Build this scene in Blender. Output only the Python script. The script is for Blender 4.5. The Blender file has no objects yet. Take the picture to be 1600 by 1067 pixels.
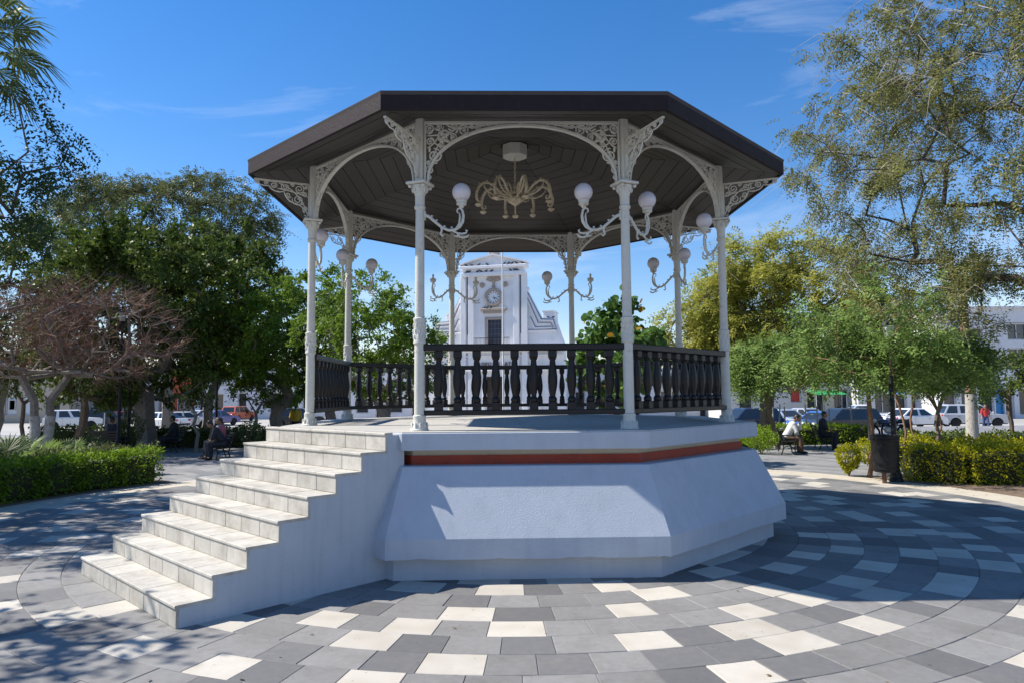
import bpy, bmesh, math, random
import numpy as np
from mathutils import Vector, Matrix, Euler
R = math.radians
scene = bpy.context.scene
COL = scene.collection

# ------------------------------------------------------------------ camera
cam_d = bpy.data.cameras.new('camera'); cam = bpy.data.objects.new('camera', cam_d); COL.objects.link(cam)
cam_d.sensor_width = 36.0; cam_d.lens = 24.23; cam_d.clip_start = 0.05; cam_d.clip_end = 6000
CAM = Vector((-0.353, -11.727, 2.086))
cam.matrix_world = Matrix.Translation(CAM) @ Matrix.Rotation(-0.02363, 4, 'Z') @ Matrix.Rotation(math.pi/2+0.07724, 4, 'X') @ Matrix.Rotation(-0.00816, 4, 'Z')
scene.camera = cam
scene.render.resolution_x = 1024; scene.render.resolution_y = 682

# ------------------------------------------------------------------ sky and sun
SUN = Vector((-0.655, 0.098, 0.750)).normalized()
world = bpy.data.worlds.new('World'); scene.world = world; world.use_nodes = True
wn = world.node_tree.nodes; wl = world.node_tree.links; wn.clear()
sky = wn.new('ShaderNodeTexSky'); sky.sky_type = 'NISHITA'; sky.sun_disc = False
sky.sun_elevation = math.asin(SUN.z); sky.sun_rotation = math.atan2(SUN.x, SUN.y)
sky.altitude = 0.0; sky.air_density = 1.15; sky.dust_density = 0.0; sky.ozone_density = 3.0
tc = wn.new('ShaderNodeTexCoord')
mp = wn.new('ShaderNodeMapping'); mp.inputs['Scale'].default_value = (1.1, 2.6, 5.0); mp.inputs['Rotation'].default_value = (0.2, 0.25, 0.5)
nz = wn.new('ShaderNodeTexNoise'); nz.inputs['Scale'].default_value = 1.7; nz.inputs['Detail'].default_value = 9; nz.inputs['Roughness'].default_value = 0.62; nz.inputs['Distortion'].default_value = 0.7
rp = wn.new('ShaderNodeValToRGB'); rp.color_ramp.elements[0].position = 0.52; rp.color_ramp.elements[0].color = (0, 0, 0, 1); rp.color_ramp.elements[1].position = 0.86; rp.color_ramp.elements[1].color = (0.5, 0.5, 0.5, 1)
mx = wn.new('ShaderNodeMixRGB'); mx.inputs['Color2'].default_value = (7.0, 7.6, 8.4, 1)      # thin cirrus
bg = wn.new('ShaderNodeBackground'); bg.inputs['Strength'].default_value = 0.096
wo = wn.new('ShaderNodeOutputWorld')
wl.new(tc.outputs['Generated'], mp.inputs['Vector']); wl.new(mp.outputs['Vector'], nz.inputs['Vector']); wl.new(nz.outputs['Fac'], rp.inputs['Fac'])
wl.new(rp.outputs['Color'], mx.inputs['Fac'])
hs = wn.new('ShaderNodeHueSaturation'); hs.inputs['Saturation'].default_value = 1.34; hs.inputs['Value'].default_value = 1.0
wl.new(sky.outputs['Color'], hs.inputs['Color']); gn = wn.new('ShaderNodeMixRGB'); gn.blend_type = 'MULTIPLY'; gn.inputs['Fac'].default_value = 1.0; gn.inputs['Color2'].default_value = (1.12, 1.0, 1.10, 1)
wl.new(hs.outputs['Color'], gn.inputs['Color1']); wl.new(gn.outputs['Color'], mx.inputs['Color1'])
wl.new(mx.outputs['Color'], bg.inputs['Color']); wl.new(bg.outputs['Background'], wo.inputs['Surface'])
sun_d = bpy.data.lights.new('sun', 'SUN'); sun = bpy.data.objects.new('sun', sun_d); COL.objects.link(sun)
sun_d.energy = 5.0; sun_d.angle = R(0.55); sun_d.color = (1.0, 0.945, 0.86)
sun.rotation_euler = SUN.to_track_quat('Z', 'Y').to_euler(); sun.location = (-30, 4, 40)
scene.view_settings.view_transform = 'Standard'; scene.view_settings.look = 'None'
scene.view_settings.exposure = 0.68; scene.view_settings.gamma = 1.0; scene.view_settings.use_curve_mapping = False

# ------------------------------------------------------------------ helpers
def spot(px, d, z=0.0):
    """ground place d metres ahead of the photographer in the direction of picture column px (1600 wide)"""
    return Vector((CAM.x + d*((px-800)/1077 + 0.0236), CAM.y + d, z))
def zat(px, py, d):
    return CAM.z + d*((617-(px-800)*0.00813) - py)/1077

class MB:
    def __init__(s): s.v = []; s.f = []; s.m = []
    def add(s, vs, fs, mi=0):
        o = len(s.v); s.v.extend([tuple(p) for p in vs]); s.f.extend([tuple(i+o for i in f) for f in fs]); s.m.extend([mi]*len(fs)); return s
    def box(s, c, size, M=None, ch=0.0, mi=0):
        x, y, z = size[0]/2, size[1]/2, size[2]/2
        c = Vector(c)
        if ch <= 0:
            vs = [Vector((a*x, b*y, d*z)) for a in (-1, 1) for b in (-1, 1) for d in (-1, 1)]
            fs = [(0,1,3,2),(4,6,7,5),(0,4,5,1),(2,3,7,6),(0,2,6,4),(1,5,7,3)]
        else:
            vs = []; idx = {}
            for a in (-1, 1):
                for b in (-1, 1):
                    for d in (-1, 1):
                        for ax in range(3):
                            p = [a*x, b*y, d*z]; 
                            for k in range(3):
                                if k != ax: p[k] -= (a, b, d)[k]*ch
                            idx[(a, b, d, ax)] = len(vs); vs.append(Vector(p))
            fs = []
            for ax in range(3):
                o1, o2 = [k for k in range(3) if k != ax]
                for sg in (-1, 1):
                    q = []
                    for (i, j) in ((-1,-1),(1,-1),(1,1),(-1,1)):
                        k = [0,0,0]; k[ax] = sg; k[o1] = i; k[o2] = j; q.append(idx[(k[0],k[1],k[2],ax)])
                    if (sg == 1) != (ax != 1): q.reverse()
                    fs.append(tuple(q))
            for ax in range(3):   # edge along ax
                o1, o2 = [k for k in range(3) if k != ax]
                for i in (-1, 1):
                    for j in (-1, 1):
                        q = []
                        for (sg, face) in ((-1,o1),(1,o1),(1,o2),(-1,o2)):
                            k = [0,0,0]; k[ax] = sg; k[o1] = i; k[o2] = j; q.append(idx[(k[0],k[1],k[2],face)])
                        fs.append(tuple(q))
            for a in (-1, 1):
                for b in (-1, 1):
                    for d in (-1, 1): fs.append(tuple(idx[(a,b,d,ax)] for ax in range(3)))
        if M is not None: vs = [M @ p for p in vs]
        return s.add([p + c for p in vs], fs, mi)
    def prism(s, poly, z0, z1, mi=0):
        n = len(poly); vs = [(p[0], p[1], z0) for p in poly] + [(p[0], p[1], z1) for p in poly]
        fs = [tuple(range(n-1, -1, -1)), tuple(range(n, 2*n))] + [(i, (i+1) % n, n+(i+1) % n, n+i) for i in range(n)]
        return s.add(vs, fs, mi)
    def loft(s, rings, cap=True, closed=True, mi=0):
        n = len(rings[0]); vs = [p for r in rings for p in r]; fs = []
        for k in range(len(rings)-1):
            for i in range(n if closed else n-1):
                j = (i+1) % n; fs.append((k*n+i, k*n+j, (k+1)*n+j, (k+1)*n+i))
        if cap: fs += [tuple(range(n-1, -1, -1)), tuple((len(rings)-1)*n+i for i in range(n))]
        return s.add(vs, fs, mi)
    def lathe(s, prof, n=16, c=(0, 0, 0), M=None, rot=0.0, mi=0):
        rings = []
        for r, z in prof:
            ring = [Vector((r*math.cos(rot+2*math.pi*i/n), r*math.sin(rot+2*math.pi*i/n), z)) for i in range(n)]
            if M is not None: ring = [M @ p for p in ring]
            rings.append([p + Vector(c) for p in ring])
        return s.loft(rings, True, True, mi)
    def tube(s, pts, rad, n=6, mi=0, flat=None):
        pts = [Vector(p) for p in pts]; m = len(pts)
        if not hasattr(rad, '__len__'): rad = [rad]*m
        t0 = (pts[1]-pts[0]).normalized(); up = Vector((0, 0, 1)) if abs(t0.z) < 0.9 else Vector((1, 0, 0))
        if flat is not None: up = Vector(flat)
        rings = []
        for i in range(m):
            t = (pts[min(i+1, m-1)]-pts[max(i-1, 0)])
            if t.length < 1e-9: t = t0
            t.normalize(); a = up - t*up.dot(t)
            if a.length < 1e-4: a = t.orthogonal()
            a.normalize(); b = t.cross(a)
            if flat is None: up = a
            rings.append([pts[i] + (a*math.cos(2*math.pi*k/n) + b*math.sin(2*math.pi*k/n))*rad[i] for k in range(n)])
        return s.loft(rings, True, True, mi)
    def ell(s, c, r, n=12, m=8, M=None, mi=0):
        prof = [(math.sin(math.pi*(i)/m), -math.cos(math.pi*i/m)) for i in range(m+1)]
        prof[0] = (0.02, -1); prof[-1] = (0.02, 1)
        o = len(s.v); s.lathe(prof, n, mi=mi)
        for i in range(o, len(s.v)):
            p = Vector((s.v[i][0]*r[0], s.v[i][1]*r[1], s.v[i][2]*r[2]))
            if M is not None: p = M @ p
            s.v[i] = tuple(p + Vector(c))
        return s
    def xf(s, M):
        s.v = [tuple(M @ Vector(p)) for p in s.v]; return s
    def merge(s, o, M=None):
        return s.add([M @ Vector(p) for p in o.v] if M is not None else o.v, o.f, 0)
    def mesh(s, name='m', mats=(), smooth=False):
        me = bpy.data.meshes.new(name); me.from_pydata(s.v, [], s.f)
        for m in mats: me.materials.append(m)
        if len(mats) > 1: me.polygons.foreach_set('material_index', s.m)
        bm = bmesh.new(); bm.from_mesh(me); bmesh.ops.recalc_face_normals(bm, faces=bm.faces); bm.to_mesh(me); bm.free()
        if smooth:
            me.polygons.foreach_set('use_smooth', [True]*len(me.polygons))
            if smooth != 'all': me.set_sharp_from_angle(angle=R(38))
        me.update(); return me
    def build(s, name, mat, parent=None, smooth=False):
        return link(name, s.mesh(name, mat if isinstance(mat, (list, tuple)) else [mat], smooth), parent)
def link(name, me, parent=None, M=None):
    o = bpy.data.objects.new(name, me); COL.objects.link(o)
    if parent is not None: o.parent = parent
    if M is not None: o.matrix_local = M
    return o
def raw_mesh(name, v, f, mat, smooth=False):
    """fast mesh from numpy arrays, f: (n,k) index array"""
    me = bpy.data.meshes.new(name); v = np.asarray(v, np.float32); f = np.asarray(f, np.int32); n, k = f.shape
    me.vertices.add(len(v)); me.vertices.foreach_set('co', v.ravel()); me.loops.add(n*k); me.loops.foreach_set('vertex_index', f.ravel())
    me.polygons.add(n); me.polygons.foreach_set('loop_start', np.arange(0, n*k, k, dtype=np.int32)); me.polygons.foreach_set('loop_total', np.full(n, k, np.int32))
    me.materials.append(mat)
    if smooth: me.polygons.foreach_set('use_smooth', np.ones(n, bool))
    me.update(calc_edges=True); me.validate(); return me
def tag(o, label, cat, group=None):
    o['label'] = label; o['category'] = cat
    if group: o['group'] = group
    return o
def struct(o): o['kind'] = 'structure'; return o
def thing(name, label, cat, loc=(0, 0, 0), rz=0.0, group=None):
    o = bpy.data.objects.new(name, None); COL.objects.link(o); o.location = loc; o.rotation_euler = (0, 0, rz); o.empty_display_size = 0.2
    return tag(o, label, cat, group)
def copy_tree(o, parent=None):
    c = o.copy(); COL.objects.link(c); c.parent = parent
    for ch in list(o.children): copy_tree(ch, c)
    return c

# ------------------------------------------------------------------ materials
MATS = {}
def mat(name, col, rough=0.6, var=0.12, scale=6.0, bump=0.0, bscale=40.0, metal=0.0, island=0.0, spec=0.5, col2=None, c2scale=1.2, c2lo=0.5, c2hi=0.7, trans=0.0, detail=6, coat=0.0, streak=0.0, spots=0.0):
    """Principled with mottled colour; col2 = stain or second tone with a shape of its own; island = variation per piece"""
    if name in MATS: return MATS[name]
    m = bpy.data.materials.new(name); m.use_nodes = True; nt = m.node_tree; N = nt.nodes; Lk = nt.links
    b = N['Principled BSDF']; b.inputs['Roughness'].default_value = rough; b.inputs['Metallic'].default_value = metal
    b.inputs['Specular IOR Level'].default_value = spec
    if coat: b.inputs['Coat Weight'].default_value = coat; b.inputs['Coat Roughness'].default_value = 0.08
    t = N.new('ShaderNodeTexCoord'); n = N.new('ShaderNodeTexNoise'); n.inputs['Scale'].default_value = scale; n.inputs['Detail'].default_value = detail; n.inputs['Roughness'].default_value = 0.65
    Lk.new(t.outputs['Object'], n.inputs['Vector'])
    mr = N.new('ShaderNodeMapRange'); mr.inputs['From Min'].default_value = 0.25; mr.inputs['From Max'].default_value = 0.75; mr.inputs['To Min'].default_value = 1-var; mr.inputs['To Max'].default_value = 1+var
    Lk.new(n.outputs['Fac'], mr.inputs['Value'])
    src = mr.outputs['Result']
    if island:
        g = N.new('ShaderNodeNewGeometry'); oi = N.new('ShaderNodeObjectInfo'); ad = N.new('ShaderNodeMath'); ad.operation = 'ADD'
        Lk.new(g.outputs['Random Per Island'], ad.inputs[0]); Lk.new(oi.outputs['Random'], ad.inputs[1])
        fr = N.new('ShaderNodeMath'); fr.operation = 'FRACT'; Lk.new(ad.outputs[0], fr.inputs[0])
        m2 = N.new('ShaderNodeMapRange'); m2.inputs['To Min'].default_value = 1-island; m2.inputs['To Max'].default_value = 1+island; Lk.new(fr.outputs[0], m2.inputs['Value'])
        mu = N.new('ShaderNodeMath'); mu.operation = 'MULTIPLY'; Lk.new(src, mu.inputs[0]); Lk.new(m2.outputs['Result'], mu.inputs[1]); src = mu.outputs[0]
    base = None
    if col2 is not None:
        n2 = N.new('ShaderNodeTexNoise'); n2.inputs['Scale'].default_value = c2scale; n2.inputs['Detail'].default_value = 8; n2.inputs['Roughness'].default_value = 0.7; Lk.new(t.outputs['Object'], n2.inputs['Vector'])
        r2 = N.new('ShaderNodeMapRange'); r2.inputs['From Min'].default_value = c2lo; r2.inputs['From Max'].default_value = c2hi; Lk.new(n2.outputs['Fac'], r2.inputs['Value'])
        mc = N.new('ShaderNodeMixRGB'); mc.inputs['Color1'].default_value = (*col, 1); mc.inputs['Color2'].default_value = (*col2, 1); Lk.new(r2.outputs['Result'], mc.inputs['Fac']); base = mc.outputs['Color']
    if streak:      # run-down marks: noise drawn out along the vertical
        ms = N.new('ShaderNodeMapping'); ms.inputs['Scale'].default_value = (7, 7, 0.45); Lk.new(t.outputs['Object'], ms.inputs['Vector'])
        n4 = N.new('ShaderNodeTexNoise'); n4.inputs['Scale'].default_value = 1.6; n4.inputs['Detail'].default_value = 5; Lk.new(ms.outputs['Vector'], n4.inputs['Vector'])
        m4 = N.new('ShaderNodeMapRange'); m4.inputs['From Min'].default_value = 0.5; m4.inputs['From Max'].default_value = 0.75; m4.inputs['To Min'].default_value = 1.0; m4.inputs['To Max'].default_value = 1-streak; Lk.new(n4.outputs['Fac'], m4.inputs['Value'])
        u4 = N.new('ShaderNodeMath'); u4.operation = 'MULTIPLY'; Lk.new(src, u4.inputs[0]); Lk.new(m4.outputs['Result'], u4.inputs[1]); src = u4.outputs[0]
    if spots:       # trodden gum and grit
        for sc_, rd in ((2.6, 0.055), (9.0, 0.11)):
            vo = N.new('ShaderNodeTexVoronoi'); vo.inputs['Scale'].default_value = sc_; Lk.new(t.outputs['Object'], vo.inputs['Vector'])
            n5 = N.new('ShaderNodeTexNoise'); n5.inputs['Scale'].default_value = sc_*7; Lk.new(t.outputs['Object'], n5.inputs['Vector'])
            a5 = N.new('ShaderNodeMath'); a5.operation = 'MULTIPLY_ADD'; a5.inputs[1].default_value = rd*1.2; Lk.new(n5.outputs['Fac'], a5.inputs[0]); Lk.new(vo.outputs['Distance'], a5.inputs[2])
            m5 = N.new('ShaderNodeMapRange'); m5.inputs['From Min'].default_value = rd*1.1; m5.inputs['From Max'].default_value = rd*1.5; m5.inputs['To Min'].default_value = 1-0.45*spots; m5.inputs['To Max'].default_value = 1.0; Lk.new(a5.outputs[0], m5.inputs['Value'])
            u5 = N.new('ShaderNodeMath'); u5.operation = 'MULTIPLY'; Lk.new(src, u5.inputs[0]); Lk.new(m5.outputs['Result'], u5.inputs[1]); src = u5.outputs[0]
    vm = N.new('ShaderNodeVectorMath'); vm.operation = 'SCALE'; Lk.new(src, vm.inputs['Scale'])
    if base: Lk.new(base, vm.inputs[0])
    else: vm.inputs[0].default_value = col
    Lk.new(vm.outputs['Vector'], b.inputs['Base Color'])
    if bump:
        n3 = N.new('ShaderNodeTexNoise'); n3.inputs['Scale'].default_value = bscale; n3.inputs['Detail'].default_value = 5; Lk.new(t.outputs['Object'], n3.inputs['Vector'])
        bp = N.new('ShaderNodeBump'); bp.inputs['Strength'].default_value = bump; bp.inputs['Distance'].default_value = 0.02; Lk.new(n3.outputs['Fac'], bp.inputs['Height']); Lk.new(bp.outputs['Normal'], b.inputs['Normal'])
    if trans:
        tr = N.new('ShaderNodeBsdfTranslucent'); Lk.new(vm.outputs['Vector'], tr.inputs['Color']); ms = N.new('ShaderNodeMixShader'); ms.inputs['Fac'].default_value = trans
        Lk.new(b.outputs['BSDF'], ms.inputs[1]); Lk.new(tr.outputs['BSDF'], ms.inputs[2]); Lk.new(ms.outputs['Shader'], N['Material Output'].inputs['Surface'])
    MATS[name] = m; return m
def leafmat(name, c1, c2, trans=0.3, rough=0.45):
    """leaf colours ranging from c1 to c2 leaf by leaf"""
    if name in MATS: return MATS[name]
    m = bpy.data.materials.new(name); m.use_nodes = True; N = m.node_tree.nodes; Lk = m.node_tree.links; b = N['Principled BSDF']
    b.inputs['Roughness'].default_value = rough; b.inputs['Specular IOR Level'].default_value = 0.14
    g = N.new('ShaderNodeNewGeometry'); rmp = N.new('ShaderNodeValToRGB'); e = rmp.color_ramp.elements
    e[0].color = (*c1, 1); e[1].color = (*c2, 1)
    x = e.new(0.5); x.color = (*[(a+b_)/2*0.95 for a, b_ in zip(c1, c2)], 1)
    t_ = N.new('ShaderNodeTexCoord'); n_ = N.new('ShaderNodeTexNoise'); n_.inputs['Scale'].default_value = 0.9; n_.inputs['Detail'].default_value = 3; Lk.new(t_.outputs['Object'], n_.inputs['Vector'])
    ad = N.new('ShaderNodeMath'); ad.operation = 'MULTIPLY_ADD'; ad.inputs[1].default_value = 0.55; Lk.new(g.outputs['Random Per Island'], ad.inputs[0])
    mr = N.new('ShaderNodeMapRange'); mr.inputs['From Min'].default_value = 0.3; mr.inputs['From Max'].default_value = 0.7; mr.inputs['To Min'].default_value = -0.05; mr.inputs['To Max'].default_value = 0.5; Lk.new(n_.outputs['Fac'], mr.inputs['Value']); Lk.new(mr.outputs['Result'], ad.inputs[2])
    Lk.new(ad.outputs[0], rmp.inputs['Fac']); Lk.new(rmp.outputs['Color'], b.inputs['Base Color'])
    tr = N.new('ShaderNodeBsdfTranslucent'); Lk.new(rmp.outputs['Color'], tr.inputs['Color']); ms = N.new('ShaderNodeMixShader'); ms.inputs['Fac'].default_value = trans
    Lk.new(b.outputs['BSDF'], ms.inputs[1]); Lk.new(tr.outputs['BSDF'], ms.inputs[2]); Lk.new(ms.outputs['Shader'], N['Material Output'].inputs['Surface'])
    MATS[name] = m; return m

white_iron = mat('white_iron_paint', (0.56, 0.545, 0.485), 0.5, 0.12, 9, 0.35, 70, col2=(0.33, 0.27, 0.20), c2scale=9, c2lo=0.57, c2hi=0.74)
blue_wall = mat('pale_blue_wall_paint', (0.41, 0.445, 0.50), 0.75, 0.06, 2.5, 0.22, 80, col2=(0.37, 0.40, 0.44), c2scale=1.6, c2lo=0.50, c2hi=0.85, streak=.07, spots=.18)
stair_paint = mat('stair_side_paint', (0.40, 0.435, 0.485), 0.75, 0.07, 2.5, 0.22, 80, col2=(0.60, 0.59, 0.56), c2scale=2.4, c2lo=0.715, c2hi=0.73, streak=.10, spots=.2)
red_paint = mat('red_band_paint', (0.30, 0.040, 0.018), 0.7, 0.18, 5, 0.2, 60, col2=(0.20, 0.04, 0.025), c2scale=3, c2lo=0.5, c2hi=0.7)
cream_plaster = mat('cream_plaster', (0.48, 0.44, 0.36), 0.8, 0.1, 4, 0.2, 80)
stone_step = mat('pale_step_stone', (0.46, 0.435, 0.385), 0.75, 0.10, 7, 0.25, 90, island=0.10, col2=(0.27, 0.24, 0.19), c2scale=3.0, c2lo=0.47, c2hi=0.78, streak=.14, spots=.5)
floor_slab = mat('platform_floor_slab', (0.43, 0.41, 0.37), 0.6, 0.10, 3, 0.15, 70, island=0.06, col2=(0.40, 0.38, 0.34), c2scale=2.0, c2lo=0.52, c2hi=0.75)
dark_wood = mat('dark_stained_wood', (0.0115, 0.0090, 0.0080), 0.42, 0.35, 12, 0.3, 50, island=0.42)
fascia_wood = mat('weathered_fascia_wood', (0.021, 0.014, 0.0155), 0.7, 0.25, 6, 0.25, 30, island=0.12, spec=.2, col2=(0.10, 0.075, 0.07), c2scale=9, c2lo=0.62, c2hi=0.78)
rail_wood = mat('black_rail_wood', (0.010, 0.008, 0.008), 0.42, 0.2, 14, 0.2, 40, island=0.15, spec=.35)
globe_glass = mat('opal_globe', (0.56, 0.53, 0.57), 0.25, 0.05, 8, spec=0.6, col2=(0.40, 0.38, 0.40), c2scale=14, c2lo=0.66, c2hi=0.8)
aged_brass = mat('aged_cream_gold', (0.60, 0.52, 0.37), 0.5, 0.2, 25, 0.3, 70, col2=(0.30, 0.22, 0.12), c2scale=16, c2lo=0.5, c2hi=0.7)
tile_light = mat('tile_mid_grey', (0.205, 0.20, 0.193), 0.7, 0.12, 14, 0.3, 150, island=0.14, col2=(0.15, 0.14, 0.13), c2scale=2.2, c2lo=0.45, c2hi=0.8, spots=.8)
tile_dark = mat('tile_dark_grey', (0.130, 0.128, 0.128), 0.7, 0.12, 14, 0.3, 150, island=0.16, col2=(0.17, 0.16, 0.145), c2scale=2.2, c2lo=0.5, c2hi=0.85, spots=.8)
tile_white = mat('tile_cream_white', (0.48, 0.445, 0.385), 0.65, 0.10, 10, 0.3, 150, island=0.09, col2=(0.36, 0.315, 0.25), c2scale=2.5, c2lo=0.46, c2hi=0.8, spots=.9)
black_iron = mat('black_iron', (0.009, 0.009, 0.010), 0.5, 0.2, 10, 0.15, 60, spec=.3)
bark = mat('brown_bark', (0.13, 0.095, 0.065), 0.9, 0.35, 9, 0.8, 25)
bark_grey = mat('grey_bark', (0.20, 0.175, 0.15), 0.9, 0.3, 9, 0.7, 25)
bark_pale = mat('pale_twig_bark', (0.30, 0.26, 0.22), 0.9, 0.25, 9)
limewash = mat('limewash', (0.42, 0.40, 0.37), 0.9, 0.3, 7, 0.9, 25, col2=(0.17, 0.13, 0.10), c2scale=7, c2lo=0.47, c2hi=0.68)
soil = mat('dry_soil', (0.15, 0.105, 0.07), 0.95, 0.3, 5, 0.8, 30)
# ------------------------------------------------------------------ octagon
def octv(rad, k, z=0.0): a = R(22.5+45*k); return Vector((rad*math.cos(a), rad*math.sin(a), z))
def octr(rad, z): return [octv(rad, k, z) for k in range(8)]
RB, BR, BL, LB, LL, FL, FR, RR = range(8)
RC = 3.40; PZ = 1.66; SIDE = 2*RC*math.sin(R(22.5))

# ------------------------------------------------------------------ ground
gm = mat('sunny_street', (0.36, 0.345, 0.32), 0.85, 0.12, 0.3, 0.2, 8, col2=(0.28, 0.27, 0.255), c2scale=0.08, c2lo=0.45, c2hi=0.65)
g = MB(); g.add([(-2500, -2500, -0.55), (2500, -2500, -0.55), (2500, 2500, -0.55), (-2500, 2500, -0.55)], [(0, 1, 2, 3)])
struct(g.build('ground', gm))
# plaza: paving in courses (fine joints by material), its edge a step above the street
pm = bpy.data.materials.new('plaza_paving'); pm.use_nodes = True
def paving(m):
    N = m.node_tree.nodes; Lk = m.node_tree.links; b = N['Principled BSDF']; b.inputs['Roughness'].default_value = 0.75
    t = N.new('ShaderNodeTexCoord'); mpn = N.new('ShaderNodeMapping'); mpn.inputs['Rotation'].default_value = (0, 0, R(50)); Lk.new(t.outputs['Object'], mpn.inputs['Vector'])
    br = N.new('ShaderNodeTexBrick'); br.inputs['Scale'].default_value = 1.0; br.inputs['Brick Width'].default_value = 0.8; br.inputs['Row Height'].default_value = 0.41; br.inputs['Mortar Size'].default_value = 0.006
    br.inputs['Color1'].default_value = (0.27, 0.265, 0.26, 1); br.inputs['Color2'].default_value = (0.16, 0.16, 0.165, 1); br.inputs['Mortar'].default_value = (0.09, 0.085, 0.08, 1)
    Lk.new(mpn.outputs['Vector'], br.inputs['Vector'])
    n = N.new('ShaderNodeTexNoise'); n.inputs['Scale'].default_value = 2.2; n.inputs['Detail'].default_value = 8; Lk.new(t.outputs['Object'], n.inputs['Vector'])
    mr = N.new('ShaderNodeMapRange'); mr.inputs['To Min'].default_value = 0.7; mr.inputs['To Max'].default_value = 1.3; Lk.new(n.outputs['Fac'], mr.inputs['Value'])
    vm = N.new('ShaderNodeVectorMath'); vm.operation = 'SCALE'; Lk.new(br.outputs['Color'], vm.inputs[0]); Lk.new(mr.outputs['Result'], vm.inputs['Scale']); Lk.new(vm.outputs['Vector'], b.inputs['Base Color'])
paving(pm)
g = MB(); g.prism([(-34, -40), (34, -40), (34, 30), (-34, 30)], -0.56, -0.014)
plaza = struct(g.build('plaza', pm))
kerbm = mat('beige_concrete', (0.46, 0.41, 0.33), 0.85, 0.12, 4, 0.25, 60, col2=(0.34, 0.30, 0.24), c2scale=1.3, c2lo=0.5, c2hi=0.75)
def arc_slab(mb, r0, r1, a0, a1, z0, z1, n):
    for i in range(n):
        b0 = a0+(a1-a0)*i/n; b1 = a0+(a1-a0)*(i+1)/n
        mb.prism([(r0*math.cos(b0), r0*math.sin(b0)), (r1*math.cos(b0), r1*math.sin(b0)), (r1*math.cos(b1), r1*math.sin(b1)), (r0*math.cos(b1), r0*math.sin(b1))], z0, z1)
g = MB(); n = 96
rings = []
for (r, z) in ((9.30, -0.03), (9.30, 0.0), (10.15, 0.0), (10.15, -0.03)):
    rings.append([Vector((r*math.cos(2*math.pi*i/n), r*math.sin(2*math.pi*i/n), z)) for i in range(n)])
g.loft(rings, cap=False); struct(g.build('pavement_border', kerbm))

# ring paving: every stone its own piece; the 300 that show largest are parts, the rest one joined part
random.seed(11)
ring_tiles = []
r0 = 3.52; w = 0.412; prevw = []
for k in range(14):
    ra = r0+k*w; rb = ra+w; rm = (ra+rb)/2
    a = random.random(); tot = 0; lens = []
    while tot < 2*math.pi*rm:
        l = random.choice((0.40, 0.44, 0.47, 0.51, 0.57)); lens.append(l); tot += l
    sc = 2*math.pi*rm/tot; last = None; cur = a; neww = []
    for l in lens:
        da = l*sc/rm; c = random.random()
        kind = 'w' if c < 0.36 else ('d' if c < 0.62 else 'l')
        if kind == 'w' and last == 'w' and random.random() < 0.92: kind = 'l'
        am = cur+da/2
        if kind == 'w' and any(abs((am-q+math.pi) % (2*math.pi)-math.pi) < da*.95 for q in prevw) and random.random() < .5: kind = 'l'
        if kind == 'w': neww.append(am)
        last = kind
        x, y = rm*math.cos(am), rm*math.sin(am)
        ring_tiles.append((math.hypot(x-CAM.x, y-CAM.y), ra, rb, cur, cur+da, kind, x, y)); cur += da
    prevw = neww
def tile_mb(ra, rb, a0, a1, seed):
    rnd = random.Random(seed); j = 0.0022; zt = 0.0+rnd.uniform(-0.0018, 0.0018); tl = rnd.uniform(-0.0012, 0.0012); c = 0.004
    def ring(ins, z): 
        q = []
        for (r, a) in ((ra+j+ins, a0), (rb-j-ins, a0), (rb-j-ins, (a0+a1)/2), (rb-j-ins, a1), (ra+j+ins, a1), (ra+j+ins, (a0+a1)/2)):
            s = (j+ins)/r; aa = min(max(a, a0+s), a1-s); q.append(Vector((r*math.cos(aa), r*math.sin(aa), z+tl*(1 if a == a0 else -1))))
        return q
    m = MB(); m.loft([ring(0, -0.03), ring(0, zt-c), ring(c, zt)]); return m
fwd = Vector((0.0236, 1.0))
def in_view(t):
    dx, dy = t[6]-CAM.x, t[7]-CAM.y
    return dy > 4.6 and abs(dx - 0.0236*dy) < 0.80*dy
def occluded(t):
    x, y = t[6], t[7]
    return (math.hypot(x, y) < 3.9) or (y > 0.5 and abs(x) < 0.5*(y+11.7)*0.52)
tmat = {'w': tile_white, 'd': tile_dark, 'l': tile_light}
cand = sorted([t for t in ring_tiles if in_view(t) and not occluded(t)], key=lambda t: t[0])
near = set(id(t) for t in cand[:298])
rest = MB(); bed_of_tiles = MB()
ringmesh = MB(); n = 96
ringmesh.loft([[Vector((r*math.cos(2*math.pi*i/n), r*math.sin(2*math.pi*i/n), -0.009)) for i in range(n)] for r in (3.5, 9.30)], cap=False)
ringpave = struct(ringmesh.build('ring_pavement', mat('tile_joint_grout', (0.24, 0.215, 0.175), 0.95, 0.2, 20)))
for i, t in enumerate(ring_tiles):
    m = tile_mb(t[1], t[2], t[3], t[4], i)
    if id(t) in near: m.build('paving_tile', tmat[t[5]], ringpave)
    else: rest.add(m.v, m.f, 'wdl'.index(t[5]))
o = rest.build('paving_tile_rest', [tile_white, tile_dark, tile_light], ringpave); o['kind'] = 'stuff'

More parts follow.
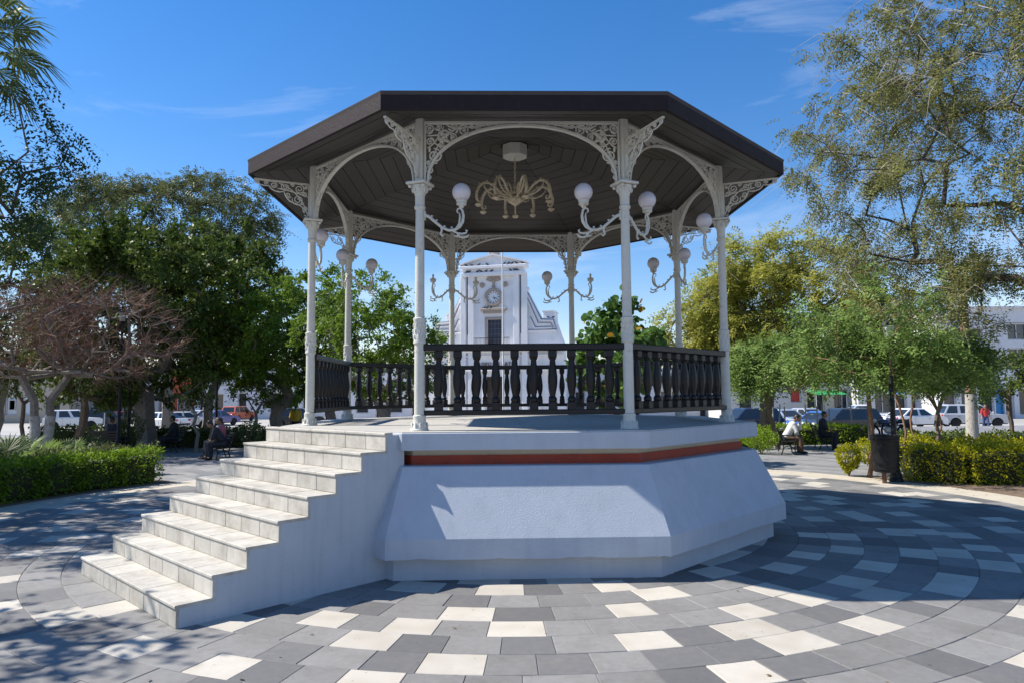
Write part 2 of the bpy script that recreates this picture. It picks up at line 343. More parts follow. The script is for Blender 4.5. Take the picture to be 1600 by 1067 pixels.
# ------------------------------------------------------------------ bandstand base
band = thing('bandstand', 'octagonal bandstand with dark wooden roof, white iron columns and pale blue base with stairs', 'bandstand')
g = MB(); g.loft([octr(4.004, -0.03), octr(4.004, 0.262)]); g.build('plinth', blue_wall, band)
def octs(rad, z, n, jit=0.0, seed=1):      # octagon with n points a side, lower edge chipped by jit
    q = []; rs = random.Random(seed); h = 0.0
    for k in range(8):
        for i in range(n):
            p = octv(rad, k, z).lerp(octv(rad, k+1, z), i/n)
            if i and jit: h = max(0, h*.55+rs.uniform(-.4, 1)*jit*(1 if rs.random() < .45 else .15)); p.z += min(h, jit*1.6)
            q.append(p)
    return q
NP = 48
g = MB(); g.loft([octs(4.03, 0.268, NP), octs(4.172, 0.262, NP, .010, 4), octs(4.185, 0.262, NP, .013, 4), octs(4.185, 0.488, NP), octs(4.178, 0.502, NP), octs(3.80, 1.250, NP), octs(3.785, 1.2594, NP), octs(3.5, 1.262, NP)])
g.build('sloping_base', blue_wall, band)
g = MB(); g.loft([octr(3.60, 1.250), octr(3.60, 1.372)], cap=False); g.build('red_band', red_paint, band)
g = MB(); g.loft([octr(3.57, 1.30), octr(3.57, 1.45)], cap=False); g.build('neck_band', cream_plaster, band)
g = MB(); g.loft([octr(3.55, 1.4435), octr(3.815, 1.4435), octr(3.8265, 1.455), octr(3.8265, 1.642), octr(3.818, 1.650), octr(3.4, 1.651)])
g.build('platform_lip', blue_wall, band)
# platform floor: slabs in concentric courses, recessed joints
fl = MB(); fl.loft([octr(3.80, 1.60), octr(3.80, 1.650)]); pf = fl.build('platform_floor', mat('floor_joint', (0.2, 0.19, 0.17), 0.9), band)
for k in range(8):
    for (ra, rb, nn) in ((0.05, 0.95, 1), (0.95, 1.90, 2), (1.90, 2.85, 3), (2.85, 3.817, 4)):
        for i in range(nn):
            A0, B0 = octv(ra, k), octv(ra, k+1); A1, B1 = octv(rb, k), octv(rb, k+1)
            q = [A0.lerp(B0, i/nn), A1.lerp(B1, i/nn), A1.lerp(B1, (i+1)/nn), A0.lerp(B0, (i+1)/nn)]
            c = sum(q, Vector())/4
            q = [c+(p-c)*(1-0.006/max((p-c).length, .05)) for p in q]
            m = MB(); m.prism(q, 1.63, PZ); m.build('floor_slab', floor_slab, pf)
# stairs on the front-left face
U = Vector((-math.sqrt(.5), -math.sqrt(.5), 0)); Vv = Vector((math.sqrt(.5), -math.sqrt(.5), 0))
def uv(u, v, z=0.0): return U*u + Vv*v + Vector((0, 0, z))
NS = 8; RZ = PZ/NS; VA, VB = -1.50, 1.40; U0 = 6.02; TR = 0.328
def nose(k): return U0-(k-1)*TR
core = MB(); prof = [(3.45, -0.03), (nose(1)-0.03, -0.03)]
for k in range(1, NS+1):
    prof += [(nose(k)-0.03, k*RZ-0.03), ((nose(k+1)-0.03) if k < NS else 3.45, k*RZ-0.03)]
core.loft([[uv(u, VA+0.004, z) for u, z in prof], [uv(u, VB-0.004, z) for u, z in prof]])
core.build('stair_body', blue_wall, band)
# side skirt of the stairs, painted, flush under the treads
for (va, vb) in ((VB-0.006, VB+0.0), (VA-0.0, VA+0.006)):
    sk = MB(); pr = [(3.45, -0.03), (nose(1)-0.004, -0.03)]
    for k in range(1, NS+1): pr += [(nose(k)-0.004, k*RZ-0.032), ((nose(k+1)-0.004) if k < NS else 3.45, k*RZ-0.032)]
    sk.loft([[uv(u, va, z) for u, z in pr], [uv(u, vb, z) for u, z in pr]]); sk.build('stair_side', stair_paint, band)
random.seed(5)
for k in range(1, NS+1):
    inner = nose(k+1)-0.032 if k < NS else 3.62
    st = MB(); st.loft([[uv(nose(k)-0.034, v, z) for (v, z) in ((VA+.01, k*RZ-0.03), (VB-.01, k*RZ-0.03), (VB-.01, (k-1)*RZ), (VA+.01, (k-1)*RZ))], [uv(nose(k)-0.02, v, z) for (v, z) in ((VA+.01, k*RZ-0.03), (VB-.01, k*RZ-0.03), (VB-.01, (k-1)*RZ), (VA+.01, (k-1)*RZ))]])
    step = st.build('step', cream_plaster, band)
    cuts = [VA]; nt = 7
    for i in range(1, nt): cuts.append(VA+(VB-VA)*i/nt+random.uniform(-.03, .03))
    cuts.append(VB)
    for i in range(nt):
        va, vb = cuts[i]+(0.0025 if i else -0.002), cuts[i+1]-(0.0025 if i < nt-1 else -0.002)
        d = random.uniform(-0.0015, 0.0015)
        m = MB(); c = 0.004; zb, zt = (k-1)*RZ+0.002, k*RZ-0.032
        def rq(u, ins): return [uv(u, va+ins, zb+ins), uv(u, vb-ins, zb+ins), uv(u, vb-ins, zt-ins), uv(u, va+ins, zt-ins)]
        m.loft([rq(nose(k)-0.03, 0), rq(nose(k)-0.006+d, 0), rq(nose(k)-0.002+d, c)]); m.build('riser_tile', stone_step, step)
        m = MB(); zt2 = k*RZ+random.uniform(-0.001, 0.001)
        def tq(z, ins): return [uv(inner, va+ins*.3, z), uv(inner, vb-ins*.3, z), uv(nose(k)+0.012-ins, vb-ins*.3, z), uv(nose(k)+0.012-ins, va+ins*.3, z)]
        m.loft([tq(k*RZ-0.0315, 0.004), tq(k*RZ-0.026, 0), tq(zt2-0.007, 0), tq(zt2, 0.007)]); m.build('tread_tile', stone_step, step)

# ------------------------------------------------------------------ columns
def frame_at(p, outward):   # local x = outward, z = up
    x = Vector((outward.x, outward.y, 0)).normalized(); z = Vector((0, 0, 1)); y = z.cross(x)
    return Matrix(((x.x, y.x, 0, p.x), (x.y, y.y, 0, p.y), (x.z, y.z, 1, p.z), (0, 0, 0, 1)))
cs = MB(); cs.lathe([(0.062, 0.16), (0.066, 0.2), (0.064, 1.09), (0.060, 1.38), (0.058, 2.0), (0.054, 2.80)], 20)
cb = MB(); cb.lathe([(0.115, 0.0), (0.118, 0.012), (0.104, 0.03), (0.098, 0.06), (0.084, 0.085), (0.078, 0.15), (0.082, 0.165), (0.080, 0.185), (0.066, 0.195)], 20)
for i in range(10):
    a = 2*math.pi*i/10; cb.ell((0.096*math.cos(a), 0.096*math.sin(a), 0.06), (0.014, 0.014, 0.045), 6, 4)
cc = MB(); cc.lathe([(0.064, 1.06), (0.078, 1.07), (0.080, 1.085), (0.074, 1.10), (0.075, 1.35), (0.082, 1.362), (0.080, 1.38), (0.062, 1.39)], 20)
for i in range(8):
    a = 2*math.pi*i/8
    for zz in (1.15, 1.22, 1.29): cc.ell((0.074*math.cos(a+zz*3), 0.074*math.sin(a+zz*3), zz), (0.012, 0.012, 0.034), 6, 4)
cp = MB(); cp.lathe([(0.056, 2.76), (0.070, 2.775), (0.072, 2.80), (0.060, 2.815), (0.062, 2.93), (0.074, 2.97), (0.086, 3.02), (0.098, 3.05), (0.10, 3.066), (0.09, 3.07)], 20)
cp.box((0, 0, 3.09), (0.27, 0.27, 0.035), Matrix.Rotation(R(0), 3, 'Z'), 0.008)
for i in range(8):
    a = 2*math.pi*(i+.5)/8; cp.ell((0.088*math.cos(a), 0.088*math.sin(a), 3.02), (0.02, 0.02, 0.045), 6, 4)
for sx in (-1, 1):
    for sy in (-1, 1): cp.ell((0.092*sx, 0.092*sy, 3.05), (0.026, 0.026, 0.022), 8, 5)
po = MB(); po.box((0, 0, 3.10+0.43), (0.095, 0.095, 0.87), None, 0.01)
me = [cs.mesh('column', [white_iron], True), cb.mesh('cb', [white_iron], True), cc.mesh('cc', [white_iron], True), cp.mesh('cp', [white_iron], True), po.mesh('po', [white_iron])]
for k in range(8):
    M = frame_at(octv(RC, k, PZ), octv(1, k)); c = link('column', me[0], band, M)
    for nm, mm in zip(('column_base', 'collar', 'capital', 'post'), me[1:]): link(nm, mm, c)

# ------------------------------------------------------------------ scrollwork
def spiral(cx, cz, r, a0, turns, sgn, n=None, r1=0.18):
    n = n or int(14*turns)+4
    return [(cx+(r*(1-(1-r1)*i/n))*math.cos(R(a0)+sgn*2*math.pi*turns*i/n), cz+(r*(1-(1-r1)*i/n))*math.sin(R(a0)+sgn*2*math.pi*turns*i/n)) for i in range(n+1)]
def stroke(mb, pts, rad, depth=0.0, n=5):
    p3 = [Vector((x, depth, z)) for x, z in pts]; m = len(p3)
    mb.tube(p3, [rad*(1.0 if 0 < i < m-1 else 0.6) for i in range(m)], n, flat=(0, 1, 0))
def bez(p0, p1, p2, n=10):
    return [((1-t)**2*p0[0]+2*t*(1-t)*p1[0]+t*t*p2[0], (1-t)**2*p0[1]+2*t*(1-t)*p1[1]+t*t*p2[1]) for t in [i/n for i in range(n+1)]]
def leafblob(mb, x, z, a, l, wd=0.4):
    mb.ell((x, 0, z), (l, 0.013, l*wd), 8, 5, Matrix.Rotation(-R(a), 3, 'Y'))
HALF = SIDE/2; AH = 0.80       # half bay, height of spandrel above the capital
def archpt(t): c, s_ = math.cos(t), math.sin(t); return (HALF-0.005-(HALF-0.105)*c**0.96, 0.755*s_**0.92)
ar = MB(); apts = [archpt(R(90)*i/22) for i in range(23)]
rings = []
for i, (x, z) in enumerate(apts):
    x2, z2 = apts[min(i+1, 22)]; x1, z1 = apts[max(i-1, 0)]; t = Vector((x2-x1, 0, z2-z1)).normalized(); nn = Vector((-t.z, 0, t.x))
    p = Vector((x, 0, z)); rings.append([p-nn*.016+Vector((0, -.030, 0)), p-nn*.016+Vector((0, .030, 0)), p+nn*.010+Vector((0, .030, 0)), p+nn*.010+Vector((0, -.030, 0))])
ar.loft(rings)
ar.box(((HALF+0.05)/2-0.0, 0, AH-0.012), (HALF-0.05, 0.05, 0.026)); ar.box((0.066, 0, AH/2), (0.022, 0.045, AH-0.03)); ar.box((HALF-0.02, 0, 0.775), (0.04, 0.056, 0.05))
fi = MB()
SP = [(.30,.60,.135,200,1.7,1),(.185,.36,.095,100,1.8,-1),(.55,.690,.075,160,1.7,-1),(.43,.735,.045,300,1.5,1),(.125,.175,.055,80,1.6,1),(.13,.71,.062,270,1.7,-1),(.74,.738,.042,180,1.6,1),(.66,.745,.034,0,1.4,-1),(.87,.762,.026,180,1.5,-1),(.97,.768,.020,0,1.4,1),(.125,.54,.05,0,1.5,1),(.24,.745,.04,200,1.5,1),(.115,.075,.028,90,1.4,-1),(.42,.60,.05,120,1.6,-1),(.29,.47,.045,60,1.4,1),(.105,.27,.03,0,1.3,-1),(1.06,.772,.016,180,1.3,-1)]
for (x, z, r, a, t, sg) in SP:
    stroke(fi, spiral(x, z, r, a, t, sg), 0.0105 if r > .06 else 0.0085)
    fi.ell((x, 0, z), (max(r*.2, .012),)*3, 6, 4)
for (p0, p1, p2) in [((.09,.04),(.10,.25),(.20,.44)),((.20,.44),(.30,.62),(.50,.74)),((.50,.74),(.66,.72),(.95,.775)),((.09,.46),(.2,.5),(.30,.74)),((.09,.62),(.22,.62),(.40,.66)),((.10,.30),(.18,.24),(.22,.27)),((.34,.76),(.46,.68),(.60,.76)),((.70,.77),(.80,.74),(.90,.785))]:
    stroke(fi, bez(p0, p1, p2), 0.0095)
for (x, z, a, l) in [(.33,.63,40,.07),(.26,.57,120,.06),(.35,.55,-30,.055),(.28,.66,80,.05),(.19,.40,60,.045),(.155,.31,-60,.04),(.52,.72,20,.045),(.60,.66,10,.04),(.105,.12,80,.03),(.13,.66,30,.04),(.22,.70,-20,.04),(.80,.755,0,.035),(.47,.68,60,.035),(.12,.44,90,.04),(.92,.765,10,.025),(.16,.58,-45,.035),(.38,.70,150,.035)]:
    leafblob(fi, x, z, a, l)
ar_me = ar.mesh('arch', [white_iron]); fi_me = fi.mesh('scrollwork', [white_iron], True)
ea = MB(); EL = 0.80
ea.box((0.05+EL/2, 0, 0.525), (EL, 0.035, 0.02)); ea.box((0.058, 0, 0.28), (0.018, 0.035, 0.49))
for (x, z, r, a, t, sg) in [(.20,.44,.075,90,1.8,1),(.40,.45,.065,60,1.8,-1),(.57,.465,.05,100,1.7,1),(.80,.488,.036,90,1.8,-1),(.22,.27,.085,20,1.9,-1),(.12,.36,.04,0,1.5,1),(.12,.14,.04,90,1.6,1),(.36,.33,.045,200,1.5,1),(.68,.485,.03,200,1.5,-1),(.30,.49,.03,0,1.4,1),(.10,.48,.028,0,1.4,-1)]:
    stroke(ea, spiral(x, z, r, a, t, sg), 0.0085)
for (p0, p1, p2) in [((.07,.05),(.12,.20),(.30,.22)),((.30,.22),(.40,.27),(.42,.38)),((.42,.38),(.58,.34),(.64,.45)),((.64,.45),(.74,.42),(.84,.50)),((.08,.08),(.2,.42),(.50,.50)),((.07,.33),(.3,.40),(.52,.42)),((.07,.04),(.10,.02),(.12,.05))]:
    stroke(ea, bez(p0, p1, p2), 0.0095)
for (x, z, a, l) in [(.13,.10,60,.03),(.33,.24,20,.03),(.5,.37,10,.03),(.15,.22,-40,.03)]: leafblob(ea, x, z, a, l)
ea_me = ea.mesh('eave', [white_iron], True)
for k in range(8):
    A, B = octv(RC, k, PZ+3.105), octv(RC, k+1, PZ+3.105); d = (B-A).normalized()
    b = link('arch_bracket', ar_me, band, frame_at(A, d)); link('scrollwork', fi_me, b)
    b = link('arch_bracket', ar_me, band, frame_at(B, -d)); link('scrollwork', fi_me, b)
    link('eave_bracket', ea_me, band, frame_at(octv(RC, k, PZ+3.125), octv(1, k)))

# ------------------------------------------------------------------ railings
bal = MB()
bp = [(0.040, .0), (0.040, .0)]
pr = [(.036,.330),(.050,.345),(.056,.37),(.050,.39),(.036,.405),(.033,.42),(.042,.46),(.056,.53),(.063,.59),(.062,.65),(.052,.74),(.040,.82),(.036,.86),(.048,.872),(.050,.888),(.036,.90)]
bal.lathe(pr, 8, rot=R(22.5)); bal.box((0, 0, .29), (.105, .105, .10), None, .006); bal.box((0, 0, .935), (.105, .105, .085), None, .006)
bal_me = bal.mesh('baluster', [rail_wood], True)
RL = SIDE-0.02
rl = MB(); rl.box((RL/2+.01, 0, 1.02), (RL, .135, .085), None, .012); rl.box((RL/2+.01, 0, .215), (RL, .12, .065), None, .008)
rl_me = rl.mesh('rail', [rail_wood])
for k in range(8):
    if k == LL: continue         # the stair side is open
    A, B = octv(RC-0.03, k, PZ), octv(RC-0.03, k+1, PZ); d = (B-A).normalized()
    r_ = link('railing', rl_me, band, frame_at(A, d))
    L_ = (B-A).length
    for i in range(10): link('baluster', bal_me, r_, Matrix.Translation((L_/2+(i-4.5)*.237, 0, 0)))

# ------------------------------------------------------------------ roof
RE = 4.335; ZE = 5.367; ZA = 6.47          # eave radius, eave soffit height, apex
def soff(rad): return ZE + (ZA-ZE)*(1-rad/RE)
rf = MB(); rf.loft([octr(RE-0.045, ZE+.03), octr(RE+.01, ZE+.205), octr(RE+.012, ZE+.215), octr(0.05, ZA+.30)], cap=False)
rf.loft([octr(RE-.05, soff(RE-.05)+.035), octr(0.03, soff(0.03)+.035)], cap=False)
roof = rf.build('roof', mat('roof_cover', (0.05, 0.04, 0.04), 0.8, 0.2, 4), band)
random.seed(3)
for k in range(8):
    A, B = octv(RE, k, ZE-.004), octv(RE, k+1, ZE-.004); A1, B1 = octv(RE-.05, k, ZE-.004), octv(RE-.05, k+1, ZE-.004)
    up = Vector((0, 0, .209)); m = MB()
    e = (B-A).normalized()*.0015
    m.loft([[A+e, B-e, B1-e, A1+e], [A+e+up, B-e+up, B1-e+up, A1+e+up]]); m.build('fascia_board', fascia_wood, roof)
    nb = 19; rs = [RE-.052-(RE-.30)*i/nb for i in range(nb+1)]
    for i in range(nb):
        ra, rb = rs[i]-.0045, rs[i+1]+.0045; dz = random.uniform(-.002, .002)
        q = [octv(ra, k), octv(ra, k+1), octv(rb, k+1), octv(rb, k)]; zz = [soff(ra), soff(ra), soff(rb), soff(rb)]
        c = sum(q, Vector())/4; q = [p+(c-p).normalized()*.004 for p in q]
        m = MB(); lo = [Vector((p.x, p.y, z+dz)) for p, z in zip(q, zz)]
        m.loft([lo, [p+Vector((0, 0, .028)) for p in lo]]); m.build('ceiling_plank', dark_wood, roof)
# ceiling rose the chandelier hangs from
cr = MB(); cr.loft([octr(0.20, 6.20), octr(0.225, 6.215), octr(0.225, 6.40)]); cr.build('ceiling_rose', white_iron, band)

# ------------------------------------------------------------------ bracket lamps
def lamp_mesh():
    arm = MB(); H = 2.70
    path = [(.055, H), (.12, H-.03), (.20, H-.10), (.28, H-.165), (.36, H-.20), (.44, H-.195), (.50, H-.155), (.54, H-.09), (.55, H-.01), (.535, H+.06), (.505, H+.085), (.475, H+.07), (.468, H+.04), (.485, H+.02)]
    arm.tube([Vector((x, 0, z)) for x, z in path], [.022,.020,.018,.018,.019,.020,.021,.020,.018,.015,.013,.011,.009,.008], 7)
    arm.tube([Vector((x, 0, z)) for x, z in [(.45,H-.19),(.495,H-.12),(.505,H-.03),(.50,H+.02)]], [.014,.014,.012,.006], 6)
    for pts in ([(.40,H-.20),(.47,H-.235),(.53,H-.245),(.58,H-.235),(.595,H-.205),(.575,H-.195)], [(.47,H-.235),(.50,H-.285),(.55,H-.295),(.60,H-.28),(.615,H-.255)], [(.27,H-.16),(.275,H-.21),(.26,H-.25),(.285,H-.275),(.305,H-.26)], [(.50,H-.24),(.47,H-.28),(.43,H-.27)]):
        arm.tube([Vector((x, 0, z)) for x, z in pts], [.013]*(len(pts)-1)+[.007], 6)
    for x, z in [(.15,H-.03),(.21,H-.085),(.31,H-.16),(.40,H-.175)]: arm.ell((x, 0, z+.012), (.016, .008, .012), 6, 4)
    arm.box((.062, 0, H-.01), (.02, .05, .12), None, .004)
    cup = MB(); cup.lathe([(.018,H+.08),(.03,H+.095),(.034,H+.11),(.062,H+.125),(.066,H+.14),(.058,H+.155),(.068,H+.165),(.07,H+.18),(.05,H+.182)], 16, c=(.525, 0, 0))
    gl = MB(); gl.ell((.525, 0, H+.287), (.118, .118, .118), 24, 16)
    fin = MB(); fin.lathe([(.05,H+.17),(.052,H+.19),(.02,H+.20),(.016,H+.24),(.028,H+.255),(.012,H+.275),(.003,H+.29)], 10, c=(.525, 0, 0))
    return arm.mesh('arm', [white_iron], True), cup.mesh('cup', [white_iron], True), gl.mesh('globe', [globe_glass], 'all'), fin.mesh('fin', [white_iron], True)
la, lc, lg, lf = lamp_mesh()
LAMPS = [(FL, FR, 1, 'opal globe lamp on white scroll arm beside the stair opening, facing along the front railing'),
 (FR, FL, 1, 'opal globe lamp on scroll arm of front column, pointing along the front railing'),
 (FR, RR, 1, 'opal globe lamp on scroll arm of front column, pointing away from the stairs'),
 (RR, FR, 1, 'opal globe lamp on side column opposite the stairs, nearer the front railing'),
 (RB, RR, 1, 'opal globe lamp on rear side column opposite the stairs, pointing outward to the side column'),
 (RB, BR, 1, 'opal globe lamp on rear side column opposite the stairs, pointing along the back railing'),
 (BR, BL, 1, 'opal globe lamp on back column, pointing toward the museum clock'),
 (BR, RB, 0, 'bare white scroll arm without globe on the back column that also carries a globe lamp'),
 (BL, BR, 0, 'bare white scroll arm without globe, reaching in front of the museum facade'),
 (BL, LB, 0, 'bare white scroll arm with small finial, reaching in front of green tree behind'),
 (LB, BL, 1, 'opal globe lamp on rear stair-side column, pointing along the back railing'),
 (LB, LL, 1, 'opal globe lamp on rear stair-side column, close beside its capital'),
 (LL, LB, 1, 'opal globe lamp half hidden behind the capital of the column at the stair top')]
for a, b, has, lab in LAMPS:
    A = octv(RC, a, PZ); d = octv(RC, b)-octv(RC, a)
    t = thing('bracket_lamp', lab, 'lamp', group='scroll arm lamps on the bandstand columns'); t.matrix_world = frame_at(A, d)
    link('arm', la, t); link('cup', lc, t)
    if has: link('globe', lg, t)
    else: link('finial', lf, t)

# ------------------------------------------------------------------ chandelier
ch = thing('chandelier', 'cream and gold chandelier with curling arms and cup ends hanging under the bandstand ceiling', 'chandelier', (0, 0, 0))
m = MB(); zc = 5.52
for i in range(12):
    z = 6.20-i*.045; m.tube([Vector((.016*math.cos(a)*(1 if i % 2 else .3), .016*math.cos(a)*(.3 if i % 2 else 1), z-.03+.03*math.sin(a))) for a in [2*math.pi*j/10 for j in range(11)]], .006, 5)
m.build('chain', aged_brass, ch, True)
m = MB(); m.lathe([(.012,zc+.22),(.03,zc+.2),(.035,zc+.14),(.02,zc+.12),(.05,zc+.09),(.055,zc+.05),(.03,zc+.03),(.06,zc),(.10,zc-.03),(.12,zc-.07),(.10,zc-.12),(.06,zc-.15),(.03,zc-.165),(.014,zc-.18),(.012,zc-.34)], 20)
for i in range(8):
    a = 2*math.pi*i/8; m.ell((.105*math.cos(a), .105*math.sin(a), zc-.07), (.035, .035, .05), 8, 5)
m.build('stem', aged_brass, ch, True)
m = MB(); m.lathe([(.012,zc-.34),(.05,zc-.345),(.055,zc-.36),(.04,zc-.385),(.02,zc-.39)], 14); m.build('drop_cup', aged_brass, ch, True)
am = MB()
path = [(.05,zc-.05),(.16,zc-.02),(.27,zc+.06),(.37,zc+.15),(.47,zc+.20),(.57,zc+.19),(.65,zc+.11),(.685,zc+.0),(.68,zc-.10),(.64,zc-.15),(.60,zc-.13),(.60,zc-.09),(.63,zc-.085)]
am.tube([Vector((x, 0, z)) for x, z in path], [.018,.02,.022,.022,.022,.024,.026,.026,.024,.02,.016,.013,.01], 7)
am.tube([Vector((x, 0, z)) for x, z in [(.10,zc-.06),(.24,zc-.02),(.38,zc-.01),(.48,zc+.04),(.545,zc+.11),(.55,zc+.17)]], [.014,.016,.016,.015,.013,.008], 6)
for x, z in [(.2,zc+.03),(.3,zc+.10),(.4,zc+.19),(.5,zc+.225),(.31,zc+.0),(.62,zc+.17)]: am.ell((x, 0, z), (.025, .014, .018), 6, 4)
am.tube([Vector((x, 0, z)) for x, z in [(.12,zc+.0),(.14,zc+.10),(.19,zc+.17),(.25,zc+.17),(.25,zc+.12),(.21,zc+.12)]], [.012,.013,.013,.012,.01,.006], 6)
am_me = am.mesh('arm', [aged_brass], True)
cu = MB(); cu.lathe([(.02,zc-.14),(.026,zc-.16),(.05,zc-.175),(.06,zc-.19),(.058,zc-.20),(.04,zc-.215),(.03,zc-.225),(.01,zc-.226)], 14, c=(.655, 0, 0)); cu_me = cu.mesh('cup', [aged_brass], True)
for i in range(8):
    q = link('arm', am_me, ch, Matrix.Rotation(R(45*i+14), 4, 'Z')); link('candle_cup', cu_me, q)
# ------------------------------------------------------------------ vegetation
RNG = np.random.default_rng(7)
def unit(v): return v/np.maximum(np.linalg.norm(v, axis=-1, keepdims=True), 1e-9)
def leaf_quads(P, D, L, W, up=0.35, rng=RNG, fold=0.0):
    """one pointed leaf per row: base P, direction D, length L, width W"""
    n = len(P); D = unit(D); Nn = unit(rng.normal(size=(n, 3))+np.array([0, 0, up*2.2])); S = unit(np.cross(D, Nn)); L = np.broadcast_to(np.asarray(L, float).reshape(-1, 1), (n, 1)); W = np.broadcast_to(np.asarray(W, float).reshape(-1, 1), (n, 1))
    mid = P+D*L*0.45; v = np.stack([P, mid+S*W*.5, P+D*L, mid-S*W*.5], 1).reshape(-1, 3)
    return v, np.arange(4*n).reshape(n, 4)
def round_leaves(P, D, L, rng=RNG, up=0.3):
    n = len(P); D = unit(D); Nn = unit(rng.normal(size=(n, 3))+np.array([0, 0, up*2])); S = unit(np.cross(D, Nn)); L = L.reshape(-1, 1)
    pts = []
    for a, r in ((0.0, 0.0), (0.28, .42), (.62, .5), (.92, .28), (1.0, 0.0), (.92, -.28), (.62, -.5), (.28, -.42)): pts.append(P+D*L*a+S*L*r)
    return np.stack(pts, 1).reshape(-1, 3), np.arange(8*n).reshape(n, 8)
def spray_leaves(P, D, L, leafl, leafw, pairs, rng=RNG, droop=0.3):
    """pinnate sprays: 'pairs' pairs of narrow leaflets along a rachis"""
    n = len(P); D = unit(D); Nn = unit(rng.normal(size=(n, 3))*.6+np.array([0, 0, 1.0])); S = unit(np.cross(D, Nn)); V = []; L = np.broadcast_to(np.asarray(L, float).reshape(-1, 1), (n, 1))
    for i in range(pairs):
        t = (i+.6)/pairs; c = P+D*L*t+np.array([0, 0, -1])*droop*L*t*t; sc = (1-abs(t-.45)*.8)
        for sg in (-1, 1):
            d = unit(S*sg+D*.55+np.array([0, 0, -.25])+rng.normal(size=(n, 3))*.12); w = unit(np.cross(d, Nn))
            l = leafl*sc; V.append(np.stack([c, c+d*l*.5+w*leafw*.5, c+d*l, c+d*l*.5-w*leafw*.5], 1))
    v = np.concatenate(V, 0).reshape(-1, 3); return v, np.arange(len(v)).reshape(-1, 4)
def grow(base, crown_pts, trunk_top, rng, r_tip=0.008, r_pow=2.2, wig=0.06, trunk_r=None, trunk_path=None):
    """attraction tree: each crown point joins the nearest node already grown; radii by the pipe rule"""
    nodes = [np.array(base, float)]; par = [-1]
    tp = trunk_path if trunk_path is not None else [np.array(base)+(np.array(trunk_top)-np.array(base))*t+rng.normal(size=3)*np.array([1, 1, 0])*wig*.8 for t in (.25, .5, .75, 1)]
    for q in tp: nodes.append(np.array(q, float)); par.append(len(nodes)-2)
    top = nodes[-1]; order = np.argsort(np.linalg.norm(crown_pts-top, axis=1)); tip = []
    arr = np.array(nodes)
    for i in order:
        p = crown_pts[i]; c = arr[3:] if len(arr) > 4 else arr[-1:]; off = len(arr)-len(c)
        d = np.linalg.norm(c-p, axis=1)+0.45*np.linalg.norm(c-top, axis=1)*0.35
        j = off+int(np.argmin(d)); q = arr[j]; L = np.linalg.norm(p-q); k = max(1, int(L/0.7)); prev = j
        for s in range(1, k+1):
            t = s/k; x = q+(p-q)*t; x = x+np.array([0, 0, 1])*L*.10*math.sin(math.pi*t)
            if s < k: x = x+rng.normal(size=3)*wig*L*.5
            arr = np.vstack([arr, x]); par.append(prev); prev = len(arr)-1
        tip.append(prev)
    n = len(arr); w = np.zeros(n)
    for t in tip: w[t] += 1
    for i in range(n-1, 0, -1): w[par[i]] += w[i]
    rad = r_tip*np.maximum(w, 1)**(1/r_pow)
    if trunk_r: rad *= 1; sc = trunk_r/rad[1]; rad = np.where(w > 1, rad*(1+(sc-1)*np.clip((w/w[1])**.35, 0, 1)), rad)
    return arr, par, rad, tip
def limbs_mesh(mb, arr, par, rad, flare=1.25, sides=6, rmin=0.0):
    kids = {}
    for i, p in enumerate(par):
        if p >= 0: kids.setdefault(p, []).append(i)
    stack = [0]; started = []
    # follow chains
    def chain(i):
        c = [i]
        while c[-1] in kids:
            ks = kids[c[-1]]; b = max(ks, key=lambda q: rad[q])
            for o in ks:
                if o != b: started.append((c[-1], o))
            c.append(b)
        return c
    c = chain(0); started.insert(0, None)
    def emit(pts, rr):
        if len(pts) < 2 or max(rr) < rmin: return
        n = sides if max(rr) > .03 else (4 if max(rr) > .012 else 3)
        mb.tube([Vector(p) for p in pts], list(rr), n)
    rr = [rad[i] for i in c]; rr[0] = rad[c[1]]*flare; emit([arr[i] for i in c], rr)
    q = 1
    while q < len(started):
        p, o = started[q]; q += 1; ch = chain(o); idx = [p]+ch
        emit([arr[i] for i in idx], [min(rad[p], rad[o]*1.15)]+[rad[i] for i in ch])
def crown_sample(n, c, r, rng, hollow=0.25, lump=0.35, flatbottom=None, k=5):
    """points in a lumpy ellipsoid, denser toward the outside"""
    out = []; lob = unit(rng.normal(size=(k+4, 3))); lr = rng.uniform(-lump, lump, size=k+4)
    while len(out) < n:
        d = unit(rng.normal(size=3)); s = rng.uniform(hollow, 1)**.5
        e = 1+float(np.sum(lr*np.clip(lob@d, 0, 1)**4))
        p = np.array(c)+d*np.array(r)*s*e
        if flatbottom is not None and p[2] < flatbottom: continue
        out.append(p)
    return np.array(out)
